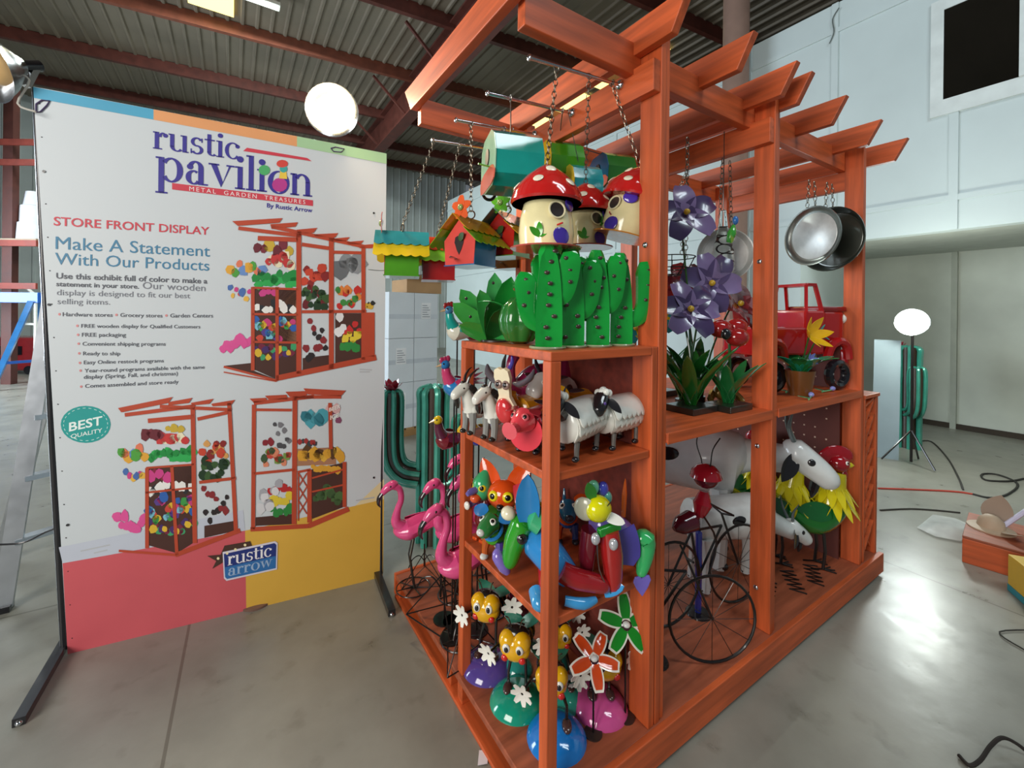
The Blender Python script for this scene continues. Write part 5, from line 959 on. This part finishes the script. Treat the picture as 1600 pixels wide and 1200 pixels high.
def bigcow(label, loc, rz, s, hz, hx):
    t = thing('cow_figure', label, 'animal figure', loc, rz, 'large white cow figures', s); W_ = paint('#D7DAD8', .3); K = paint('#1d1b1d', .16)
    MB().tube([(-.36, 0, .5), (-.33, 0, .5), (-.1, 0, .5), (.15, 0, .5), (.24, 0, .5), (.27, 0, .49)], [.06, .14, .15, .16, .14, .06], 18, 3).build('body', W_, t)
    MB().tube([(.2, 0, .52), (.3, 0, (hz+.54)/2), (hx-.02, 0, hz)], [.1, .075, .06], 12, 3).build('neck', W_, t)
    h = MB().tube([(hx-.07, 0, hz+.045), (hx-.03, 0, hz+.035), (hx+.06, 0, hz-.03), (hx+.11, 0, hz-.075), (hx+.13, 0, hz-.095)], [.03, .066, .055, .045, .02], 16, 3).build('head', W_, t)
    for y in (-1, 1):
        MB().leaf((hx-.03, y*.05, hz+.03), (-.35, y*.5, -.8), (.4, y*.8, .2), .13, .07, -.2, .2).build('ear', K, h); MB().ell((hx+.03, y*.05, hz+.01), (.02, .012, .018)).build('eye_patch', K, h)
        MB().tube([(hx-.03, y*.025, hz+.09), (hx-.05, y*.05, hz+.16), (hx-.04, y*.09, hz+.24)], [.011, .009, .002], 8, 4).build('horn', paint('#6f7a7c', .2, .5), h)
        MB().ell((-.05, y*.143, .52), (.06, .008, .05)).build('patch', K, t)
    MB().tube([(hx+.06, 0, hz-.075), (hx+.05, 0, hz-.12), (hx+.04, 0, hz-.16)], [.022, .02, .004], 8, 3).build('chin_tuft', K, h)
    legs(t, [([(x, y*.09, .4), (x+.01, y*.09, .22), (x, y*.09, .02)], [.05, .03, .032]) for x in (.17, -.27) for y in (-1, 1)], W_, .03, K); return t
bigcow('large white cow figure reaching past the middle post, head above', (1.4625, .608, ZD), -60, 1.15, .55, .50)
bigcow('smaller white cow figure with its head low beside the middle post', (1.433, .288, ZD), -25, .7, .36, .50)
def rooster(label, loc, rz, s):
    t = thing('rooster_figure', label, 'animal figure', loc, rz, 'red, yellow and green roosters', s); GN = paint('#1C7A2C', .14); YL = paint('#D8C81A', .16); RDK = paint('#9A1420', .1)
    MB().tube([(-.2, 0, .36), (-.15, 0, .3), (-.03, 0, .27), (.06, 0, .33), (.07, 0, .4)], [.02, .07, .09, .075, .05], 14, 4).build('body', GN, t)
    MB().tube([(.05, 0, .36), (.07, 0, .46), (.085, 0, .53)], [.075, .06, .045], 14, 3).build('neck', YL, t)
    for row, (z, r_) in enumerate(((.47, .055), (.41, .07))):
        m = MB()
        for k in range(12): a = 2*pi*k/12+row*.26; m.leaf((.065+r_*.8*cos(a), r_*.8*sin(a), z), (cos(a)*.5, sin(a)*.5, -1), (cos(a), sin(a), .4), .13, .045, .2, .1, root=.25)
        m.build('neck_feathers', YL, t)
    h = MB().ell((.095, 0, .575), (.055, .048, .05)).build('head', RDK, t); MB().ell((.085, 0, .615), (.085, .014, .06)).ell((.04, 0, .61), (.05, .014, .045)).build('comb', RDK, h)
    MB().lathe([(.02, 0), (.015, .02), (0, .04)], 12, (.138, 0, .57), R3(0, 95, 0)).build('beak', YL, h); MB().ell((.12, 0, .515), (.02, .02, .035)).build('wattle', RDK, h)
    for y in (-1, 1): eye(h, (.115, y*.042, .59), (.5, y, .2), .011); MB().leaf((.02, y*.08, .33), (-1, y*.1, .1), (0, y, .3), .18, .1, -.2, .1).build('wing', paint('#14602a', .14), t); MB().tube([(0, y*.04, .22), (.01, y*.04, .1), (0, y*.04, .006)], .008, 7).build('leg', WIRE, t)
    for k in range(5): MB().leaf((-.15, .015*(k-2), .32), (-.7, .12*(k-2), 1-.22*k), (.6, 0, .6), .26, .06, -.8, .1).build('tail_feather', GN if k % 2 else paint('#14602a', .14), t)
    for y in (-.04, .04): 
        m = MB()
        for a in (-.5, 0, .5, 3.1): m.tube([(0, y, .006), (.06*cos(a), y+.06*sin(a), .004)], .004, 5)
        m.build('claw', WIRE, t)
    return t
rooster('rooster with dark red head and yellow mane nearest the end post of the second bay', (2.0, .12, ZD), -40, 1.0); rooster('rooster with yellow mane behind the lower cow head', (1.86, .27, ZD), -42, 1.0); rooster('rooster farthest back in the second bay by the pegboard', (2.05, .55, ZD), -75, 1.0)
for k, (x, y, a) in enumerate(((1.52, .16, 20), (1.72, .13, 40), (1.88, .10, 30))):  # thin dark tubes imitate the zigzag shadow lines on the deck
    m = MB(); m.tube([(-.1+.02*i, .035 if i % 2 else -.035, .004) for i in range(11)], .0035, 5); o = m.build('wire_zigzag', WIRE, None); o.location = (x, y, ZD); o.rotation_euler.z = radians(a)
    tag(o, ['dark zigzag wire on the deck just right of the middle post', 'dark zigzag wire on the deck under the cow heads', 'dark zigzag wire on the deck under the rooster'][k], 'wire', 'zigzag wires on the deck')

# ------------------------------------------------------------------ right side of the hall
LQ = on(1425, 503, 'x', 5.15); clamp_lamp('lit work lamp shining cool white in front of the niche wall', LQ, CC-LQ, 2, .9)
spot('work_lamp_beam', LQ+(CC-LQ).normalized()*.12, (1.2, -.2, .3), 42, (.88, .98, 1), 150, .1)
l_ = bpy.data.lights.new('work_lamp_spill', 'POINT'); l_.energy = 48; l_.color = (.95, 1, .9); l_.shadow_soft_size = .12; o_ = bpy.data.objects.new('work_lamp_spill', l_); COL.objects.link(o_); o_.location = LQ+V((-.15, -.15, .12))
t = thing('light_stand', 'dark light stand carrying the lit work lamp beside the grey board', 'light stand', (LQ.x+.02, LQ.y, 0), 0)
MB().tube([(0, 0, .02), (0, 0, LQ.z-.12)], .012, 8).build('pole', WIRE, t)
for a in (0, 2.1, 4.2): MB().tube([(0, 0, .35), (.24*cos(a), .24*sin(a), .012)], .009, 7).build('leg', WIRE, t)
p0, p1 = on(1362, 712, 'z', 0), on(1404, 719, 'z', 0); e = (p1-p0).normalized(); t = MB().plate([(0, 0), ((p1-p0).length, 0), ((p1-p0).length+.02, 1.27), (.02, 1.27)], .04, p0, e, V((.04, .02, 1)))
tag(t.build('grey_board', matte('#93A4AA', .5, .05), None, False), 'pale grey board standing upright beside the lit work lamp', 'board')
pipe_cactus('teal patina cactus standing behind the grey board near the niche wall', (5.90, .735, 0), -57, 1.3)
p0, p1 = on(1503, 878, 'z', 0), on(1600, 908, 'z', 0); e = (p1-p0).normalized(); back = V((-e.y, e.x, 0)); back = back if back.dot(CF) > 0 else -back
t = thing('wood_platform', 'red-stained low wooden platform at the right edge of the hall', 'platform', p0, math.degrees(math.atan2(e.y, e.x)))
sg = 1 if back.dot(V((-e.y, e.x, 0))) > 0 else -1
MB().box(0, 1.2, *sorted((0, sg*.04)), 0, .15).build('front_board', WOOD[0], t, False, .004); MB().box(0, .04, *sorted((sg*.04, sg*.5)), 0, .15).build('side_board', WOOD[1], t, False, .004); MB().box(0, 1.2, *sorted((0, sg*.5)), .15, .165).build('top', DECK, t, False, .003)
def onp(u, v, dz=.165): return on(u, v, 'z', dz)
q = onp(1553, 832); t = thing('sun_hat', 'beige domed hat-like ornament lying on the low platform', 'ornament', q+V((.05, .02, 0)), 0, None, 1.45); MB().lathe([(.075, 0), (.075, .006), (.045, .012), (.04, .04), (.02, .06), (0, .063)], 24).build('dome', matte('#B79F86', .6), t); MB().leaf((-.02, -.05, .01), (-.8, -.5, .15), (0, 0, 1), .1, .06, .3).build('leaf', paint('#c9bba6', .3), t); MB().leaf((.06, .0, .01), (.3, -.1, 1), (-1, -.3, 0), .13, .1, .2).build('petal', matte('#a08a78', .5), t)
q = onp(1568, 822, .185); q2 = CC+ray(1660, 760)*((q-CC).dot(CF)); tag(MB().tube([q, q2], .014, 8).build('white_tube', paint('#D9D2EA', .15), None), 'pale lilac tube leaning on the low platform', 'tube')
q = on(1588, 968, 'z', 0); t = thing('yellow_box', 'yellow box with a teal bottom band at the right edge of the picture', 'box', q+V((.1, -.1, 0))+CR*.19, 33); MB().box(-.1, .2, -.1, .2, .035, .2).build('body', matte('#D9B23a', .5), t, False, .003); MB().box(-.101, .201, -.101, .201, 0, .035).build('teal_band', matte('#2f8fa0', .5), t, False); MB().ring((-.102, .02, .12), (1, 0, 0), .03, .006).build('printed_ring', matte('#6a5a30'), t)
def cord(name, label, pts, r, mat, cat='cord', z=.006): return tag(MB().tube([on(u, v, 'z', z)+V((0, 0, dz)) for u, v, dz in pts], r, 6, 5).build(name, mat, None), label, cat)
cord('extension_cord', 'thin red extension cord lying across the floor right of the display', [(1372, 763, 0), (1430, 765, 0), (1490, 768, 0), (1520, 772, 0)], .008, matte('#B5402F'))
cord('black_cable', 'black cable looping on the floor behind the low platform', [(1520, 772, 0), (1548, 778, 0), (1575, 772, 0), (1590, 756, 0), (1560, 742, 0), (1535, 741, 0), (1540, 750, 0), (1575, 752, 0), (1600, 748, 0)], .009, matte('#26241f'))
cord('grey_cable', 'thin dark cable on the floor in front of the red cord', [(1375, 797, 0), (1420, 795, 0), (1460, 797, 0), (1500, 801, 0)], .006, matte('#3d3a33'))
cord('lamp_cable', 'dark lamp cable running from the light stand over the floor', [(1432, 690, 0), (1455, 690, 0), (1480, 715, 0), (1497, 745, 0), (1505, 765, 0)], .008, matte('#33302b'))
cord('curled_strap', 'black curled strap on the floor at the lower right corner', [(1498, 1180, 0), (1515, 1196, .0), (1532, 1192, .01), (1548, 1174, .02), (1566, 1166, .03), (1590, 1172, .02), (1612, 1182, 0)], .006, matte('#1f1712'), 'strap', .008)
cord('bent_wire', 'thin dark bent wire on the floor under the yellow box', [(1640, 985, 0), (1562, 987, 0), (1600, 1015, 0)], .003, matte('#2f2d28'), 'wire')
m = MB(); r = random.Random(4); N = 9; cpt = on(1478, 826, 'z', 0); vs = []
for i in range(N):
    for j in range(N): x, y = i/(N-1)-.5, j/(N-1)-.5; vs.append(cpt+V((x*.5*(1-.5*abs(y)), y*.22, .012+.035*r.random()*(1-2*max(abs(x), abs(y))))))
m.add(vs, [(i*N+j, (i+1)*N+j, (i+1)*N+j+1, i*N+j+1) for i in range(N-1) for j in range(N-1)]); pl, n, l, b = base('thin_plastic'); noisy(pl, n, l, b, (.75, .76, .74, 1), .1, 9, .15, .05); b.inputs['Alpha'].default_value = .55
tag(m.build('plastic_bag', pl, None), 'crumpled clear plastic sheet on the floor left of the low platform', 'plastic')
q = on(755, 1185, 'z', 0); t = MB(); t.plate([(-.018, -.026), (.016, -.023), (.018, .022), (-.016, .026)], .002, q+V((0, 0, .004)), (.8, -.5, .1), (.5, .8, 0)); tag(t.build('paper_tag', matte('#d8cfd4', .6), None, False), 'small white paper tag on the floor by the lower left edge of the deck', 'paper')

tag(MB().tube([on(u, v, 'x', 5.47) for u, v in ((1311, 12), (1301, 30), (1303, 50), (1296, 68))], .006, 6, 4).build('wall_cable', matte('#5d6664'), None), 'short grey cable hanging down the top of the white wall', 'cable')
q = on(402, 953, 'z', 0); t = thing('stake_base', 'round rusty metal base on the floor just under the bottom edge of the banner', 'base', q+V((0, .07, 0)), 0); MB().lathe([(.075, 0), (.075, .01), (.03, .02), (0, .022)], 28).build('plate', matte('#6f5347', .5, .2), t); MB().tube([(0, 0, .02), (0, 0, .2)], .006, 7).build('rod', WIRE, t)
# ------------------------------------------------------------------ left side and rear of the hall
f0, f1 = on(606, 688, 'z', 0), on(683, 672, 'z', 0); e = V((f1.x-f0.x, f1.y-f0.y, 0)).normalized(); rzb = math.degrees(math.atan2(e.y, e.x)); wd = (f1-f0).length
t = thing('pallet', 'tan wooden pallet under the white cartons', 'pallet', f0, rzb)
for y in (0, .25, .5): MB().box(-.03, wd+.1, y, y+.08, 0, .08).build('runner', matte('#9c7648', .7), t, False)
for k in range(6): MB().box(-.03+k*(wd+.13)/6, -.03+(k+.8)*(wd+.13)/6, 0, .6, .08, .1).build('board', matte('#a98352', .7), t, False)
CT = matte('#D9DFE4', .7, .04, 3); z0 = .1
for c in range(2):
    zz = z0
    for k in range(3):
        hgt = (.56, .54, .56)[k]; o = f0+e*(c*wd/2)+V((0, 0, zz)); t = thing('carton', 'white carton %s in the %s column of the stack behind the banner' % (('at the bottom', 'in the middle', 'on top')[k], ('left', 'right')[c]), 'carton', o, rzb, 'stacked white cartons')
        MB().box(.002, wd/2-.004, .01, .42, 0, hgt-.004).build('box', CT, t, False, .004); MB().box(.002, wd/2-.004, .008, .0105, hgt*.42, hgt*.52).build('tape', matte('#c5ccd4', .4), t, False)
        if (c, k) in ((0, 0), (0, 1), (1, 2)):
            lb = MB().box(wd*.14, wd*.34, .006, .008, hgt*.42, hgt*.78).build('shipping_label', matte('#e9eaec', .6), t, False); lm_ = MB()
            for q in range(6): lm_.box(wd*.16, wd*(.32-.03*(q % 3)), .004, .006, hgt*(.46+.05*q), hgt*(.475+.05*q))
            lm_.build('label_lines', matte('#8d9098'), lb, False)
        zz += hgt
t = thing('open_carton', 'open tan cardboard box on top of the white carton stack', 'carton', f0+e*(wd*.35)+V((0, 0, z0+1.66)), rzb)
TN = matte('#B08A60', .75); MB().box(0, .5, .02, .4, 0, .16).build('box', TN, t, False); MB().plate([(0, 0), (.5, 0), (.48, .16), (.02, .16)], .005, (0, .02, .16), (1, 0, 0), (0, -.75, .35)).build('flap', TN, t, False)
AL = paint('#b9bec4', .35, .85, .08, 0)
t = thing('step_ladder', 'aluminium step ladder leaning behind the left edge of the banner', 'ladder', (-1.684, 2.22, 0), 0); O = V((-1.684, 2.22, 0))
a0, a1 = on(4, 950, 'y', 2.22), on(66, 560, 'y', 2.36); a1 = a0+(a1-a0)*1.25; b0, b1 = on(22, 800, 'y', 2.75), on(84, 560, 'y', 2.5); b0 = b0+(b0-b1)*((b0.z-.01)/(b1.z-b0.z)); b1 = b0+(b1-b0)*(a1.z/(b1.z-b0.z))
for p, q in ((a0, a1), (b0, b1)): MB().bar(p-O, q-O, .07, .024, V((0, -1, 0))).build('rail', AL, t, False)
for p, q in ((a0, a1), (b0, b1)): MB().bar(p-O+V((.38, .22, 0)), q-O+V((.3, .12, 0)), .07, .024, V((0, -1, 0))).build('rail', AL, t, False)
for k in range(1, 5): p = a0+(a1-a0)*(k/5)-O; MB().bar(p, p+V((.36, .2, 0)), .06, .025).build('step', AL, t, False)
MB().bar(a0+(a1-a0)*.35-O, b0+(b1-b0)*.45-O, .02, .012).build('brace', AL, t, False); MB().bar(a0+(a1-a0)*.18-O, b0+(b1-b0)*.2-O, .02, .012).build('brace', AL, t, False)
MB().box(-.03, .03, -.03, .03, 0, .03).build('rubber_foot', BLACK, t, False)
tag(MB().tube([on(-10, 851, 'y', 1.75), on(35, 848, 'y', 1.75), on(70, 832, 'y', 1.72), on(95, 822, 'y', 1.70)], .004, 6, 4).build('hanging_cord', BLK, None), 'thin black cord hanging between the ladder and the banner pole', 'cord')
R_ = matte('#522820', .6, .2); RB_ = matte('#8c3b2e', .6, .2)
q = on(14, 600, 'z', 0); t = thing('storage_rack', 'rusty red storage rack at the far left behind the ladder', 'shelf', q, -33)
for x in (-2.4, 0): MB().box(x-.1, x+.1, -.06, .06, 0, 6.0).build('upright', R_, t, False)
for z in (1.9, 2.75, 4.35, 4.75): MB().box(-2.4, .62, -.1, -.06, z, z+.12).build('beam', RB_, t, False)
MB().box(-2.4, .62, -.1, .8, 2.87, 2.9).build('shelf_board', matte('#a5907a', .7), t, False)
t2 = thing('bucket_stack', 'stack of white buckets on the rack shelf beside the banner edge', 'bucket', q+V((.33, .1, 2.9)), 0); MB().lathe([(.3, 0), (.28, .35), (.25, .36), (.24, .7), (.2, .72), (.16, 1.0), (0, 1.0)], 24).build('buckets', matte('#d9dbe0', .5), t2)
t = thing('blue_trestle', 'blue steel trestle with slanted legs on the bright floor at the far left', 'trestle', on(10, 606, 'z', 0), -30); BU = paint('#1f5fc0', .3)
MB().box(-1.6, .62, -.07, .07, 1.62, 1.82).build('top_rail', BU, t, False, .01)
for x0, x1, y in ((.1, .5, -.35), (.3, .56, .35), (-1.5, -1.4, -.35), (-1.5, -1.4, .35)): MB().bar((x0, y, 0), (x1, y*.2, 1.65), .12, .08).build('leg', paint('#2f7fc4', .3), t, False)
MB().bar((.2, -.28, .5), (.4, .28, .5), .05, .05).build('cross_bar', BU, t, False)
t = thing('red_machine', 'red machine housing standing behind the blue trestle', 'machine', on(20, 585, 'z', 0), -30); MB().box(-.6, .5, 0, .8, .08, .85).build('housing', paint('#8f1f24', .3), t, False, .06); MB().box(-.4, .2, -.02, 0, .45, .65).build('panel', BLACK, t, False)
for x in (-.4, .35): MB().tube([(x, -.02, .1), (x, .06, .1)], .1, 14).build('wheel', BLACK, t)
t = thing('tube_hoop_stand', 'white tubular frame with a rounded top behind the blue trestle', 'frame', on(32, 598, 'z', 0), -30); MB().tube([(-.28, 0, 0), (-.28, 0, 1.6), (-.2, 0, 1.85), (0, 0, 1.95), (.2, 0, 1.85), (.28, 0, 1.6), (.28, 0, 0)], .03, 8, 4).build('hoop', WHITE, t); MB().bar((-.28, 0, 1.2), (.28, 0, 1.2), .04, .04).build('cross_bar', WHITE, t, False)
